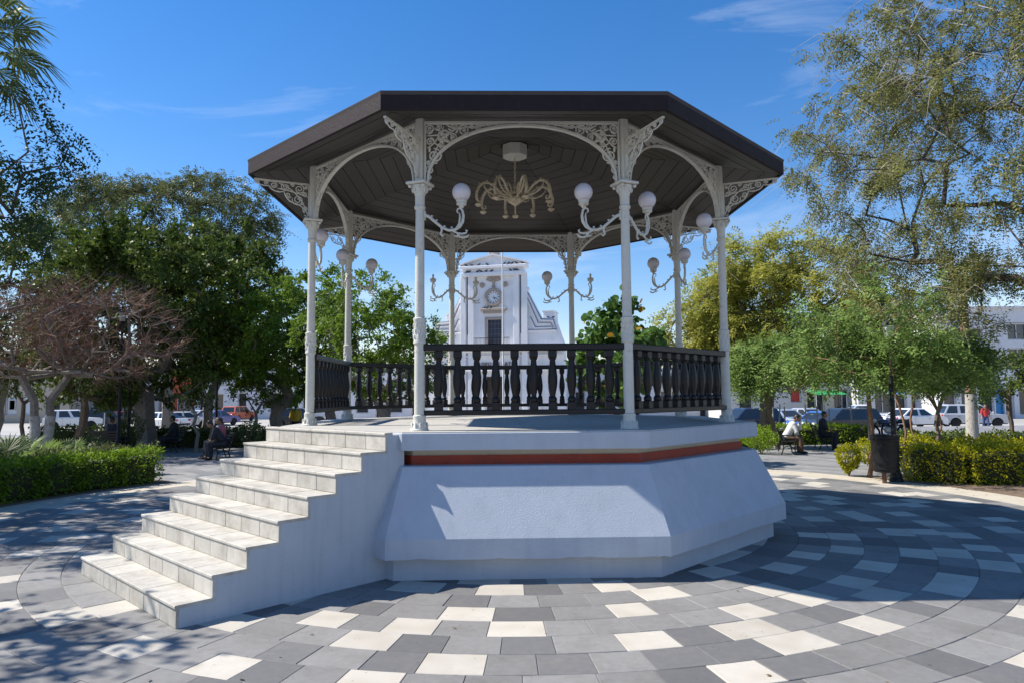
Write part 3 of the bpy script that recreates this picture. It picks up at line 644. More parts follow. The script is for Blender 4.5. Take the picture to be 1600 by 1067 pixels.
def tree(name, label, base, crown_c, crown_r, n_clump, per, kind, leaf, barkm, seed, spread=0.45, lsize=0.09, trunk_r=0.18, trunk_h=None, lump=0.35, hollow=.25, floor=None, wash=None, r_tip=.008, group=None, cat='tree', droop=.35, lean=(0, 0), extra_twig=0, twigm=None, bare_part=False):
    rng = np.random.default_rng(seed); base = np.array(base, float); cc = np.array(crown_c, float); cr = np.array(crown_r, float)
    pts = crown_sample(n_clump, cc, cr, rng, hollow, lump, floor)
    th = trunk_h if trunk_h else max(0.8, cc[2]-cr[2]*.75-base[2])
    top = base+np.array([(cc[0]-base[0])*.35+lean[0], (cc[1]-base[1])*.35+lean[1], th])
    arr, par, rad, tip = grow(base, pts, top, rng, r_tip=r_tip, trunk_r=trunk_r)
    t = thing(name, label, cat, base, group=group); off = Matrix.Translation(-Vector(base))
    mb = MB(); limbs_mesh(mb, arr, par, rad); mb.xf(off); mb.build('trunk', barkm, t, True)
    if wash:
        wb = MB(); h = wash; q = [Vector(base+(top-base)*s*h/th) for s in (0, .3, .6, .97)]; wb.tube(q, [rad[1]*1.28+.004, rad[1]*1.06+.004, rad[1]*1.04+.004, rad[1]*1.02+.004], 10); wb.xf(off); wb.build('limewash_band', limewash, t, True)
    # leaves around clump points
    m = len(pts); idx = np.repeat(np.arange(m), per); w = rng.uniform(.45, 1.25, size=m); keep = rng.uniform(size=len(idx)) < w[idx]; idx = idx[keep]; n = len(idx)
    K = 7; subs = unit(rng.normal(size=(m, K, 3)))*rng.uniform(.35, 1.15, size=(m, K, 1))*spread*np.array([1, 1, .8]); pick = rng.integers(0, K, n)
    tt = rng.uniform(.15, 1.1, size=(n, 1)); P = pts[idx]+subs[idx, pick]*tt+unit(rng.normal(size=(n, 3)))*rng.uniform(.02, .30, size=(n, 1))*spread   # leaves along seven twigs of each clump
    out = unit(P-cc+rng.normal(size=(n, 3))*.8); D = unit(out+rng.normal(size=(n, 3))*.7+np.array([0, 0, -droop]))
    S = rng.uniform(.5, 1.35, size=n)*lsize
    if kind == 'leaf': v, f = leaf_quads(P, D, S, S*.5, rng=rng)
    elif kind == 'round': v, f = round_leaves(P, D, S, rng=rng)
    elif kind == 'spray': v, f = spray_leaves(P, D, S*3.2, lsize*1.0, lsize*.40, 4, rng, droop)
    v = v-base; o = link('crown', raw_mesh('crown', v, f, leaf), t)
    if extra_twig:
        tw = MB(); rs = random.Random(seed)
        for i in range(extra_twig):
            p = Vector(pts[rs.randrange(m)]-base); d = Vector(unit(np.array([rs.gauss(0, 1), rs.gauss(0, 1), rs.gauss(-.1, .7)]))); L = rs.uniform(.4, 1.1)*spread*1.6
            q = p+d*L*.5+Vector((0, 0, L*.1)); e = p+d*L+Vector((rs.gauss(0, .1), rs.gauss(0, .1), -L*.25)); tw.tube([p, q, e], [.008, .006, .003], 3)
        o = tw.build('twigs', twigm or barkm, t); o['kind'] = 'stuff'
    return t
leaf_ficus = leafmat('ficus_leaf', (0.038, 0.064, 0.012), (0.135, 0.185, 0.034), .30)
leaf_light = leafmat('light_leaf', (0.085, 0.16, 0.016), (0.25, 0.36, 0.05), .36)
leaf_grey = leafmat('grey_green_leaf', (0.075, 0.095, 0.036), (0.18, 0.20, 0.075), .3)
leaf_yellow = leafmat('yellow_green_leaf', (0.22, 0.25, 0.035), (0.50, 0.47, 0.11), .42)
leaf_mesq = leafmat('mesquite_leaf', (0.13, 0.15, 0.040), (0.30, 0.29, 0.11), .36)
leaf_grape = leafmat('round_glossy_leaf', (0.045, 0.105, 0.022), (0.15, 0.25, 0.055), .35, rough=.3)
leaf_hedge = leafmat('hedge_leaf', (0.085, 0.17, 0.014), (0.30, 0.42, 0.03), .36)
leaf_gold = leafmat('golden_hedge_leaf', (0.20, 0.24, 0.012), (0.58, 0.53, 0.03), .4)
leaf_dark = leafmat('overhang_leaf', (0.022, 0.044, 0.014), (0.060, 0.10, 0.03), trans=.2)
leaf_fern = leafmat('fern_leaf', (0.095, 0.165, 0.034), (0.26, 0.36, 0.10), .36)
leaf_palm = leafmat('palm_leaf', (0.07, 0.115, 0.038), (0.20, 0.24, 0.09), trans=.3)
def P3(px, d, z): p = spot(px, d, z); return (p.x, p.y, p.z)
def crown_at(px, py, d, rpx, rpy, depth): return P3(px, d, zat(px, py, d)), (rpx*d/1077, depth, rpy*d/1077)

# ---- left side
c, r = crown_at(215, 480, 29, 175, 150, 4.0)
tree('ficus_tree', 'dense dark green ficus with thick grey trunk shading the seated people', P3(240, 29, 0), c, r, 330, 230, 'leaf', leaf_ficus, bark_grey, 21, spread=.75, lsize=.20, trunk_r=.42, trunk_h=2.2, floor=zat(215, 632, 29), lump=.25)
c, r = crown_at(425, 535, 31, 75, 105, 2.8)
tree('ficus_tree', 'bright leaved ficus with forked trunks behind the top of the stairs', P3(438, 31, 0), c, r, 190, 210, 'leaf', leaf_light, bark_grey, 22, spread=.6, lsize=.15, trunk_r=.28, trunk_h=1.5, floor=zat(425, 632, 31), lump=.4)
c, r = crown_at(330, 470, 35, 110, 120, 3.0)
tree('ficus_tree', 'dark ficus standing farther back between the thick trunk and forked trunks', P3(330, 35, 0), c, r, 200, 210, 'leaf', leaf_ficus, bark_grey, 23, spread=.8, lsize=.22, trunk_r=.25, trunk_h=2.0, floor=zat(330, 632, 35), lump=.4)
c, r = crown_at(30, 470, 33, 110, 145, 3.5)
tree('ficus_tree', 'green broadleaf tree behind the bare twiggy tree and the fan palms', P3(5, 33, 0), c, r, 230, 190, 'leaf', leaf_ficus, bark_grey, 24, spread=.75, lsize=.18, trunk_r=.3, trunk_h=2.2, floor=zat(30, 628, 33), lump=.45)
c, r = crown_at(255, 355, 44, 180, 110, 4.5)
tree('acacia_tree', 'tall open crowned grey green tree rising above the dark ficus', P3(270, 44, 0), c, r, 260, 55, 'spray', leaf_grey, bark_grey, 25, spread=1.0, lsize=.20, trunk_r=.35, trunk_h=5.5, lump=.35, hollow=.45, floor=zat(255, 480, 44))
# bare twiggy tree with limewashed double stem
def bare_tree():
    rng = np.random.default_rng(31); b = spot(75, 24, 0); base = np.array(b); t = thing('bare_tree', 'leafless twiggy tree with forked limewashed stems above the left hedge', 'tree', base); off = Matrix.Translation(-Vector(base))
    mb = MB(); wash = MB(); tw = MB(); tw2 = MB(); rs = random.Random(5)
    stems = [(-.06, .0, 230), (.14, .05, 260)]
    for si, (dx, dy, n) in enumerate(stems):
        s0 = base+np.array([-.12 if si == 0 else .16, dy, 0]); top = base+np.array([(.12 if si == 0 else -.02)+(-.22 if si == 0 else .30), dy+(.1 if si else -.1), 2.0])
        c = base+np.array([-.7 if si == 0 else 1.9, .1, 4.35]); pts = crown_sample(150, c, (2.3, 2.0, 1.75), rng, .3, .3, 2.4)
        arr, par, rad, tip = grow(s0, pts, top, rng, r_tip=.011, trunk_r=.14, wig=.05); limbs_mesh(mb, arr, par, rad)
        wash.tube([Vector(arr[0]), Vector(arr[1]), Vector(arr[2]), Vector(arr[3])], [rad[1]*1.3+.005, rad[1]*1.06+.005, rad[2]*1.05+.005, rad[3]*1.05+.005], 10)
        for p in pts:
            for i in range(13):
                d = unit((p-top)/np.linalg.norm(p-top)*.8+rng.normal(size=3)*.75); L = rng.uniform(.35, .95); q = p+d*L*.5+rng.normal(size=3)*.05; e = p+d*L+rng.normal(size=3)*.1
                (tw if rng.random() < .6 else tw2).tube([Vector(p), Vector(q), Vector(e)], [.007, .005, .003], 3)
    mb.xf(off); mb.build('trunk', bark_grey, t, True); wash.xf(off); wash.build('limewash_band', limewash, t, True)
    tw.xf(off); oo = tw.build('twigs', mat('reddish_twig', (0.24, 0.125, 0.08), .9, .3), t); tw2.xf(off); o2 = tw2.build('fine_twigs', mat('brown_twig', (0.19, 0.12, 0.09), .9, .3), t); oo['kind'] = 'stuff'; o2['kind'] = 'stuff'
bare_tree()
# small trees in the left bed
c, r = crown_at(45, 590, 30, 50, 40, 1.2)
tree('young_tree', 'thin young tree before the poster wall across the street', P3(52, 30, 0), c, r, 30, 70, 'leaf', leaf_ficus, bark, 26, spread=.45, lsize=.13, trunk_r=.09, trunk_h=1.9)
c, r = crown_at(150, 610, 26, 60, 40, 1.5)
tree('young_tree', 'straight bark trunk tree with green crown behind the bare twiggy tree', P3(138, 26, 0), c, r, 50, 80, 'leaf', leaf_ficus, bark, 27, spread=.5, lsize=.14, trunk_r=.16, trunk_h=2.2, floor=zat(150, 632, 26))
for i, (px, d, lab) in enumerate([(314, 27, 'slim forked sapling among the seated people in shade'), (405, 30, 'pale slim tree trunk with bare forks next to the forked ficus')]):
    c, r = crown_at(px, 612, d, 40, 30, 1.0)
    tree('sapling', lab, P3(px, d, 0), c, r, 26, 60, 'leaf', leaf_ficus, bark_grey, 28+i, spread=.4, lsize=.11, trunk_r=.07, trunk_h=1.4)
# ---- behind the bandstand
c, r = crown_at(600, 535, 27, 100, 100, 2.4)
tree('broadleaf_tree', 'bright green broadleaf tree behind the back railing on the museum side', P3(610, 27, 0), c, r, 180, 190, 'leaf', leaf_light, bark_grey, 41, spread=.55, lsize=.14, trunk_r=.22, trunk_h=1.2, lump=.45, floor=zat(600, 650, 27))
c, r = crown_at(515, 545, 30, 45, 95, 2.2)
tree('broadleaf_tree', 'green broadleaf tree seen between the two stair-side columns', P3(520, 30, 0), c, r, 120, 180, 'leaf', leaf_ficus, bark_grey, 42, spread=.6, lsize=.15, trunk_r=.22, trunk_h=1.4, lump=.4, floor=zat(515, 640, 30))
c, r = crown_at(960, 545, 21, 75, 95, 1.6)
tree('sea_grape_tree', 'round leaved tree with large glossy leaves behind the back railing', P3(990, 21, 0), c, r, 95, 34, 'round', leaf_grape, bark, 43, spread=.5, lsize=.19, trunk_r=.16, trunk_h=1.0, lump=.5, hollow=.15, floor=zat(960, 650, 21))
fr = MB(); rs = random.Random(2); rngf = np.random.default_rng(77); yl = crown_sample(18, c, np.array(r)*.98, rngf, .4, .2)
v, f = round_leaves(yl, unit(rngf.normal(size=(18, 3))), rngf.uniform(.15, .21, 18), rng=rngf)
sg = [o for o in COL.objects if o.name == 'sea_grape_tree'][0]
link('yellowed_leaves', raw_mesh('yl', v-np.array(sg.location), f, leafmat('yellow_leaf', (0.30, 0.14, 0.012), (0.40, 0.24, 0.03))), sg)
# ---- right side
c, r = crown_at(1222, 500, 32, 190, 132, 3.6)
tree('feathery_tree', 'yellow green feathery tree with stout brown trunk beyond the benches', P3(1195, 30, 0), c, r, 300, 62, 'spray', leaf_yellow, bark, 51, spread=1.0, lsize=.19, trunk_r=.30, trunk_h=2.6, lump=.35, extra_twig=260, twigm=bark_pale, floor=zat(1225, 580, 31))
c, r = crown_at(1190, 575, 26, 52, 36, 1.4)
tree('feathery_shrub', 'bright green fern leaved small tree under the yellow green one', P3(1215, 26, 0), c, r, 60, 34, 'spray', leaf_fern, bark, 52, spread=.5, lsize=.16, trunk_r=.08, trunk_h=1.3)
c, r = crown_at(1382, 552, 16.9, 142, 66, 1.7)
tree('small_tree', 'small feathery tree with reddish forked stem right behind the black bin', P3(1357, 17.0, 0), c, r, 135, 30, 'spray', leaf_fern, mat('reddish_bark', (0.22, 0.12, 0.07), .9, .25), 53, spread=.55, lsize=.125, trunk_r=.055, trunk_h=1.05, lump=.75, hollow=.02, floor=zat(1375, 594, 16.9))
c, r = crown_at(1480, 575, 21, 80, 55, 1.5)
tree('small_tree', 'leafy small tree beside the palm trunk over the strap leaved plants', P3(1465, 21, 0), c, r, 80, 34, 'spray', leaf_fern, bark, 54, spread=.45, lsize=.14, trunk_r=.06, trunk_h=1.5, floor=zat(1480, 600, 21))
c, r = crown_at(1580, 585, 26, 55, 42, 1.6)
tree('small_tree', 'green tree crown in front of the blue shop front', P3(1590, 26, 0), c, r, 70, 70, 'leaf', leaf_ficus, bark, 55, spread=.5, lsize=.13, trunk_r=.08, trunk_h=1.8, floor=zat(1580, 622, 26))
# big mesquite whose limbs reach in from outside the frame
c, r = crown_at(1640, 235, 18, 360, 300, 5.2)
tree('mesquite_tree', 'tall mesquite with dark limbs, grey twigs and sparse olive leaves spreading over the hedge', P3(1745, 18.5, 0), c, r, 400, 75, 'spray', leaf_mesq, mat('dark_bark', (0.075, 0.058, 0.045), .9, .3, 9, .6), 56, spread=.85, lsize=.105, trunk_r=.30, trunk_h=3.4, lump=.3, hollow=.2, r_tip=.008, extra_twig=1900, twigm=mat('silver_twig', (0.34, 0.30, 0.27), .9, .2), floor=zat(1560, 500, 18), droop=.6)
for i, (px, d, lab) in enumerate([(1423, 19, 'slanting reddish sapling stem rising from the strap leaved plants'), (1436, 20, 'thin sapling with paired stems behind the golden hedge'), (1470, 22, 'dark stemmed sapling beside the silver car')]):
    c, r = crown_at(px-8, 585, d, 35, 28, .8)
    tree('sapling', lab, P3(px, d, 0), c, r, 20, 30, 'spray', leaf_fern, MATS['reddish_bark'], 60+i, spread=.35, lsize=.07, trunk_r=.035, trunk_h=1.3, lean=(random.uniform(-.3, .3), 0))
# trees standing left of the frame: one reaches in at the top, all throw the dappled shade on the stairs
tree('overhanging_tree', 'dark leaved tree whose drooping branches reach in beside the palm fronds', (-13.6, -1.2, 0), (-11.1, 0.4, 6.9), (2.75, 2.6, 2.2), 85, 34, 'spray', leaf_dark, bark, 71, spread=.7, lsize=.115, trunk_r=.15, trunk_h=3.4, lump=.4, hollow=.3, droop=.7)
tree('shade_tree', 'broad tree beside the hedge shading the paving before the stairs', (-12.4, -5.6, 0), (-9.7, -5.1, 5.9), (2.1, 1.5, 1.2), 34, 45, 'leaf', leaf_ficus, bark, 72, spread=.6, lsize=.16, trunk_r=.26, trunk_h=2.8, lump=.5)
tree('shade_tree', 'spreading tree shading the left hedge and the far paving', (-18.2, 1.8, 0), (-16.2, 1.9, 6.3), (3.9, 3.5, 2.1), 270, 120, 'leaf', leaf_ficus, bark, 73, spread=.7, lsize=.20, trunk_r=.3, trunk_h=3.0, lump=.4)

# ---- palms
def fan_leaf(mb, base, d, stem, rad, nb, rng, droop=.25, w=.035, half=True):
    base = Vector(base); d = Vector(d).normalized(); side = d.cross(Vector((0, 0, 1))); side = side.normalized() if side.length > .05 else Vector((1, 0, 0)); up = side.cross(d).normalized()
    hub = base+d*stem+Vector((0, 0, -droop*stem*.3)); mb.tube([base, base+d*stem*.5+Vector((0, 0, .02*stem)), hub], [.022, .016, .012], 5)
    for i in range(nb):
        a = (i/(nb-1)-.5)*R(210 if half else 150); e = (d*math.cos(a)+side*math.sin(a)+up*rng.uniform(-.05, .05)).normalized(); L = rad*(1-.25*abs(a)/R(105))*rng.uniform(.9, 1.05)
        nrm = e.cross(up).normalized(); p1 = hub+e*L*.55; p2 = hub+e*L+Vector((0, 0, -droop*L*rng.uniform(.5, 1.3)))
        k = len(mb.v); mb.add([hub, p1+nrm*w*rad, p2, p1-nrm*w*rad, p1+up*.02*rad], [(0, 1, 4), (1, 2, 4), (2, 3, 4), (3, 0, 4)])
def palm(name, label, base, h, n, stem, rad, seed, trunk_r=.16, skirt=True, wash=0):
    rs = random.Random(seed); t = thing(name, label, 'palm', base); m = MB()
    pts = [Vector((math.sin(i*.5)*.05, 0, h*i/12)) for i in range(13)]; m.tube(pts, [trunk_r*(1.25 if i == 0 else 1.0-.2*i/12)*(1+.04*(i % 2)) for i in range(13)], 12)
    m.build('trunk', mat('palm_trunk', (0.20, 0.13, 0.085), .95, .3, 14, .9, 22), t, True)
    if wash: m = MB(); m.tube([Vector((0, 0, 0)), Vector((.02, 0, wash*.5)), Vector((.04, 0, wash))], [trunk_r*1.3, trunk_r*1.12, trunk_r*1.08], 12); m.build('limewash_band', limewash, t, True)
    for i in range(n):
        a = i*2.39996; el = math.asin(max(-.75, min(.95, 1-1.75*(i+.5)/n))); d = Vector((math.cos(a)*math.cos(el), math.sin(a)*math.cos(el), math.sin(el)))
        m = MB(); fan_leaf(m, Vector((math.sin(6)*.05, 0, h))+d*.1, d, stem*rs.uniform(.85, 1.1), rad*rs.uniform(.85, 1.1), 22, rs, .35); m.build('frond', leaf_palm, t)
    return t
palm('fan_palm', 'tall fan palm with fronds against the sky beside the drooping dark branches', P3(-62, 13.6, 0), zat(0, 45, 13.6), 26, .85, .95, 4, .2)
palm('fan_palm', 'slim fan palm with limewashed foot and brown trunk before the white building', P3(1524, 24, 0), zat(1515, 432, 24), 22, .55, .7, 5, .17, wash=2.0)
def low_fan(px, d, lab, n, seed, s=1.0):
    rs = random.Random(seed); t = thing('low_fan_palm', lab, 'palm', P3(px, d, 0), group='low fan palms in the left bed'); m = MB(); m.tube([(0, 0, 0), (0, 0, .12*s)], [.12*s, .1*s], 8); m.build('stump', bark, t)
    for i in range(n):
        a = i*2.4+seed; el = rs.uniform(.35, 1.2); dd = Vector((math.cos(a)*math.cos(el), math.sin(a)*math.cos(el), math.sin(el))); m = MB(); fan_leaf(m, (0, 0, .1*s), dd, .75*s, .62*s, 20, rs, .15, w=.045); m.build('frond', leaf_fern if i % 2 else leaf_palm, t)
low_fan(18, 17.5, 'low fan palm with pale stiff fronds at the end of the left hedge', 11, 3, 1.15)
low_fan(72, 19.5, 'low bright green fan palm in front of the limewashed stems', 9, 8, .95)
low_fan(118, 21, 'low fan palm with thin spread fronds between limewashed stems and lamp post', 9, 5, .8)
low_fan(-40, 15.5, 'low fan palm half outside the picture before the green broadleaf tree', 9, 9, 1.1)
def strap_plant(px, d, lab, n, L, seed, leafm, w=.05):
    rs = random.Random(seed); t = thing('strap_plant', lab, 'plant', P3(px, d, 0), group='strap leaved plants in the right bed'); m = MB()
    for i in range(n):
        a = rs.uniform(0, 6.28); el = rs.uniform(.75, 1.45); l = L*rs.uniform(.7, 1.1); d0 = Vector((math.cos(a)*math.cos(el), math.sin(a)*math.cos(el), math.sin(el))); s = Vector((-math.sin(a), math.cos(a), 0)); b = Vector((math.cos(a)*.06, math.sin(a)*.06, 0))
        p = [b+d0*l*t_+Vector((0, 0, -.35*l*t_**2.5*math.cos(el)*1.6)) for t_ in (0, .35, .7, 1)]; ww = (w*.7, w, w*.7, .004)
        m.add([x for q, u in zip(p, ww) for x in (q+s*u*.5, q-s*u*.5)], [(0, 1, 3, 2), (2, 3, 5, 4), (4, 5, 7, 6)])
    m.build('leaves', leafm, t); m = MB(); m.lathe([(.07, -.02), (.08, .03), (.04, .1)], 8); m.build('crown_base', bark, t)
for i in range(15):
    px = 1418+i*13+(i*7 % 5); d = 16.4+(i*5 % 7)*.55
    strap_plant(px, d, ['strap leaved plant with narrow pale cream green leaves', 'strap leaved clump with grey green arching blades', 'tall strap leaved plant with broad yellow green blades'][i % 3], 26, [.75, .7, .95][i % 3], i, [leafmat('pale_strap', (.16, .20, .10), (.34, .36, .20)), leaf_grey, leaf_yellow][i % 3], [.035, .045, .06][i % 3])

# ---- hedges
def hedge(name, label, path, h, w, leafm, seed, dens=950, lsize=.05, z0=0.0, group=None):
    """path: ground polyline; leaves on a rounded, uneven box around a woody core"""
    rng = np.random.default_rng(seed); pts = [Vector((p[0], p[1], 0)) for p in path]; org = pts[0].copy(); t = thing(name, label, 'hedge', org, group=group); V = []; D = []; core = MB()
    for a, b in zip(pts[:-1], pts[1:]):
        L = (b-a).length; e = (b-a)/L; s = Vector((-e.y, e.x, 0)); n = int(dens*(L*(w+2*h)+2*w*h)); L2 = L+w*.0
        u = rng.uniform(-w*.15, L+w*.15, n); c = rng.uniform(-1, 1, n); hh = rng.uniform(0, 1, n); face = rng.uniform(0, 1, n); pw = w/(w+2*h)
        top = face < pw; side = np.where(rng.uniform(size=n) < .5, -1., 1.)
        yy = np.where(top, c*w/2, side*w/2*(1-.12*hh**3)); zz = np.where(top, h*(1-.06*np.abs(c)**3), hh*h)
        endm = rng.uniform(size=n) < (w*h)/(L*(w+2*h)+w*h)
        u = np.where(endm, np.where(rng.uniform(size=n) < .5, -w*.08, L+w*.08), u); yy = np.where(endm, c*w/2, yy); zz = np.where(endm, hh*h, zz)
        wob = .08*np.sin(u*4.1+seed)+.06*np.sin(u*9.3+yy*8)+.05*np.sin(zz*13+u*6)+.03*np.sin(u*23+zz*17)
        zz = z0+np.maximum(zz+wob*.7+rng.normal(size=n)*.045, .02); yy = yy+wob*np.sign(yy)*.6+rng.normal(size=n)*.022
        P = np.array(a)[None, :]+np.outer(u, np.array(e))+np.outer(yy, np.array(s)); P[:, 2] = zz; V.append(P)
        o = np.outer(yy/(w/2), np.array(s)); o[:, 2] = (zz-h*.5)/h*1.6; D.append(unit(o+rng.normal(size=(n, 3))*.75))
        ang = math.atan2(e.y, e.x); core.box(a+e*L/2-org+Vector((0, 0, z0+h*.46)), (L+w*.1, w*.74, h*.86), Matrix.Rotation(ang, 3, 'Z'), .05)
    P = np.concatenate(V); D = np.concatenate(D); S = rng.uniform(.5, 1.45, len(P))*lsize; v, f = leaf_quads(P-np.array(org), D, S, S*.62, up=.5, rng=rng)
    link('foliage', raw_mesh('foliage', v, f, leafm), t); core.build('woody_core', mat('hedge_wood', (0.035, 0.04, 0.014), .95, .4, 18, .6, 30), t); return t
# ------------------------------------------------------------------ beds and hedges
def bed(a0, a1, r1, nm='planting_bed'):
    m = MB(); q = [(10.15*math.cos(R(a)), 10.15*math.sin(R(a))) for a in np.linspace(a0, a1, 24)]+[(r1*math.cos(R(a)), r1*math.sin(R(a))) for a in np.linspace(a1, a0, 12)]
    m.prism(q, -.03, .012); return struct(m.build(nm, soil))
bed(145, 205, 19); bed(-28, 30, 17.5); bed(66, 116, 22)
def arc(r, a0, a1, n): return [(r*math.cos(R(a)), r*math.sin(R(a))) for a in np.linspace(a0, a1, n)]
hedge('clipped_hedge', 'clipped green hedge curving round the plaza next to the stairs', arc(10.85, 147, 172, 6), .74, .85, leaf_hedge, 1, 800, .062)
hedge('clipped_hedge', 'clipped green hedge continuing past the fan palms outside the dappled shade', arc(10.9, 173, 196, 5), .74, .85, leaf_hedge, 2, 500, .07)
hedge('low_hedge', 'low dusty grey green hedge behind the clipped hedge by the lamp post', arc(12.9, 142, 160, 4), .72, .9, leaf_grey, 3, 600, .06)
hedge('golden_hedge', 'long golden green hedge behind the black bin', [(9.75, 4.75), (10.4, 4.0), (12.4, 3.75), (15.2, 3.9)], .78, .95, leaf_gold, 4, 800, .062)
hedge('golden_hedge', 'golden green hedge along the far edge of the strap leaved plants', [(10.7, 7.7), (12.6, 7.0), (15.6, 7.0)], .72, .7, leaf_gold, 5, 500, .07)
def shrub(px, d, lab, rx, h, seed, leafm, name='golden_shrub'):
    rng = np.random.default_rng(seed); b = np.array(P3(px, d, 0)); t = thing(name, lab, 'shrub', b); n = 1700
    d0 = unit(rng.normal(size=(n, 3))); s = rng.uniform(.25, 1, (n, 1))**.4; tp = np.clip((d0[:, 2:3]*s+1)/2, 0, 1); P = d0*s*np.array([rx, rx, h*.43])*np.concatenate([.62+.42*tp, .62+.42*tp, np.ones_like(tp)], 1)+np.array([0, 0, h*.55]); P += .03*np.sin(P[:, [1, 2, 0]]*23)
    S = rng.uniform(.7, 1.3, n)*.062; v, f = leaf_quads(P, unit(d0+rng.normal(size=(n, 3))*.7), S, S*.62, up=.5, rng=rng); link('foliage', raw_mesh('f', v, f, leafm), t)
    m = MB(); rs = random.Random(seed)
    for i in range(9): a = rs.uniform(0, 6.28); m.tube([(0, 0, 0), (.3*rx*math.cos(a), .3*rx*math.sin(a), h*.3), (.75*rx*math.cos(a), .75*rx*math.sin(a), h*.75)], [.014, .01, .005], 4)
    m.build('stems', bark, t)
shrub(1325, 17.3, 'golden green clipped shrub standing alone at the path edge', .33, .82, 1, leaf_gold)
shrub(1362, 18.6, 'golden green rounded shrub between the lone shrub and the black bin', .50, .88, 2, leaf_gold)
shrub(1188, 24, 'rounded green shrub beside the base of the stout brown trunk', .75, .85, 3, leaf_hedge, 'green_shrub')
shrub(1172, 26, 'second rounded green shrub partly behind the platform corner', .6, .8, 4, leaf_hedge, 'green_shrub')
shrub(215, 27, 'sparse leafy shrub by the lamp post and thick trunk', .55, 1.5, 5, leaf_ficus, 'green_shrub')
shrub(395, 25, 'leafy dark plant at the side of the stair top', .5, 1.3, 6, leaf_dark, 'green_shrub')
shrub(150, 23, 'dark leafy shrub in the bed behind the left hedge', .8, .9, 7, leaf_dark, 'green_shrub')
hedge('clipped_hedge', 'dark clipped hedge behind the people seated in shade', [(-20.5, 19.5), (-15.5, 18.4), (-10.2, 18.2)], .75, .9, leaf_ficus, 8, 300, .1)
hedge('clipped_hedge', 'square ended green hedge behind the dark clothed sitter', [(10.3, 16.5), (12.6, 16.6), (15.0, 17.0)], .68, .8, leaf_hedge, 9, 320, .09)
hedge('clipped_hedge', 'green hedge behind the bench of the reading man', [(8.2, 15.2), (9.9, 15.2)], .6, .8, leaf_hedge, 10, 320, .09)
hedge('clipped_hedge', 'dark low hedge between strap leaved plants and street', [(15.0, 14.5), (20.0, 13.0), (26.0, 13.0)], .5, .8, leaf_ficus, 12, 280, .1)
hedge('clipped_hedge', 'low hedge behind the bandstand at the museum side', [(-8.0, 18.5), (0.0, 20.0), (7.5, 18.5)], .7, .8, leaf_light, 13, 260, .1)

# ------------------------------------------------------------------ lamp posts and bin
def lamp_post(px, d, lab, h):
    t = thing('lamp_post', lab, 'lamp post', P3(px, d, 0), group='black park lamp posts'); m = MB()
    m.lathe([(.15,-.02),(.15,.06),(.12,.10),(.13,.16),(.10,.22),(.085,.45),(.10,.48),(.10,.53),(.062,.58),(.055,h*.55),(.065,h*.55+.03),(.05,h*.55+.07),(.042,h-.15),(.07,h-.12),(.07,h-.08),(.03,h-.05),(.03,h)], 14); m.build('post', black_iron, t, True)
    m = MB(); m.lathe([(.08,h),(.09,h+.02),(.13,h+.30),(.12,h+.31)], 8); m.build('lantern', mat('lantern_glass', (.45, .45, .44), .3, .1), t)
    m = MB(); m.lathe([(.17,h+.31),(.15,h+.36),(.06,h+.46),(.02,h+.48),(.02,h+.54),(.004,h+.56)], 8); m.build('lantern_roof', black_iron, t)
lamp_post(196, 25.6, 'black lamp post rising behind the left clipped hedge', 4.9)
lamp_post(211, 27.0, 'black lamp post standing by the thick grey trunk', 3.6)
lamp_post(1399, 16.1, 'black lamp post with flared foot carrying the bin', 3.35)
lamp_post(1361, 23.0, 'black lamp post behind the reddish forked small tree', 2.9)
lamp_post(344, 33.0, 'black lamp post beyond the people seated in shade', 3.2)
t = thing('litter_bin', 'black metal barrel shaped litter bin beside the golden hedge', 'bin', P3(1384, 15.85, 0)); m = MB()
m.lathe([(.235,.255),(.25,.265),(.285,.60),(.30,1.02),(.315,1.05),(.315,1.09),(.295,1.10),(.28,1.08),(.26,.5),(.10,.3)], 22); m.build('barrel', black_iron, t, True)
for z, r_ in ((.34, .262), (1.0, .302)): m = MB(); m.lathe([(r_, z-.018), (r_+.012, z-.015), (r_+.012, z+.015), (r_, z+.018)], 22); m.build('hoop', black_iron, t, True)
m = MB(); m.tube([(-.05, 0, -.02), (-.05, 0, .27)], [.05, .05], 8); m.build('foot', mat('rusty_iron', (.13, .07, .045), .8, .3), t)
m = MB(); m.box((.2, .12, .55), (.14, .12, .05)); m.box((.2, .12, .9), (.14, .12, .05)); m.build('bracket', black_iron, t)
def sign_post(px, d, lab, h, colr, z=0.0, shape='round'):
    t = thing('sign_post', lab, 'sign', P3(px, d, z)); m = MB(); m.tube([(0, 0, -.05), (0, 0, h)], .035, 8); m.build('pole', mat('galvanised', (.42, .43, .44), .5, .1, metal=.4), t)
    if colr:
        m = MB(); m.lathe([(.30, -.012), (.30, .012)], 20 if shape == 'round' else 8, M=Matrix.Rotation(R(90), 3, 'X'), c=(0, -.05, h-.32)); m.build('sign_plate', mat('sign_'+shape, colr, .5, .05), t)
        m = MB(); m.box((0, -.068, h-.32), (.34, .008, .1)); m.build('sign_bar', mat('sign_white', (.75, .75, .75), .5), t)
sign_post(174, 46, 'thin pole with red and white road sign across from the white car', 3.0, (.5, .05, .04), -.55)
sign_post(268, 44, 'thin grey street pole beside the parked white car', 2.6, None, -.55)
sign_post(1536, 43, 'thin pale pole on the pavement by the man in red', 2.9, None, -.55)
def stake(px, d, lab, h, lean): 
    t = tag(MB().tube([(0, 0, -.05), (lean*.5, 0, h*.5), (lean, 0, h)], [.035, .033, .03], 7).build('tree_stake', limewash), lab, 'stake', 'whitewashed stakes beyond the benches'); t.location = P3(px, d, 0)
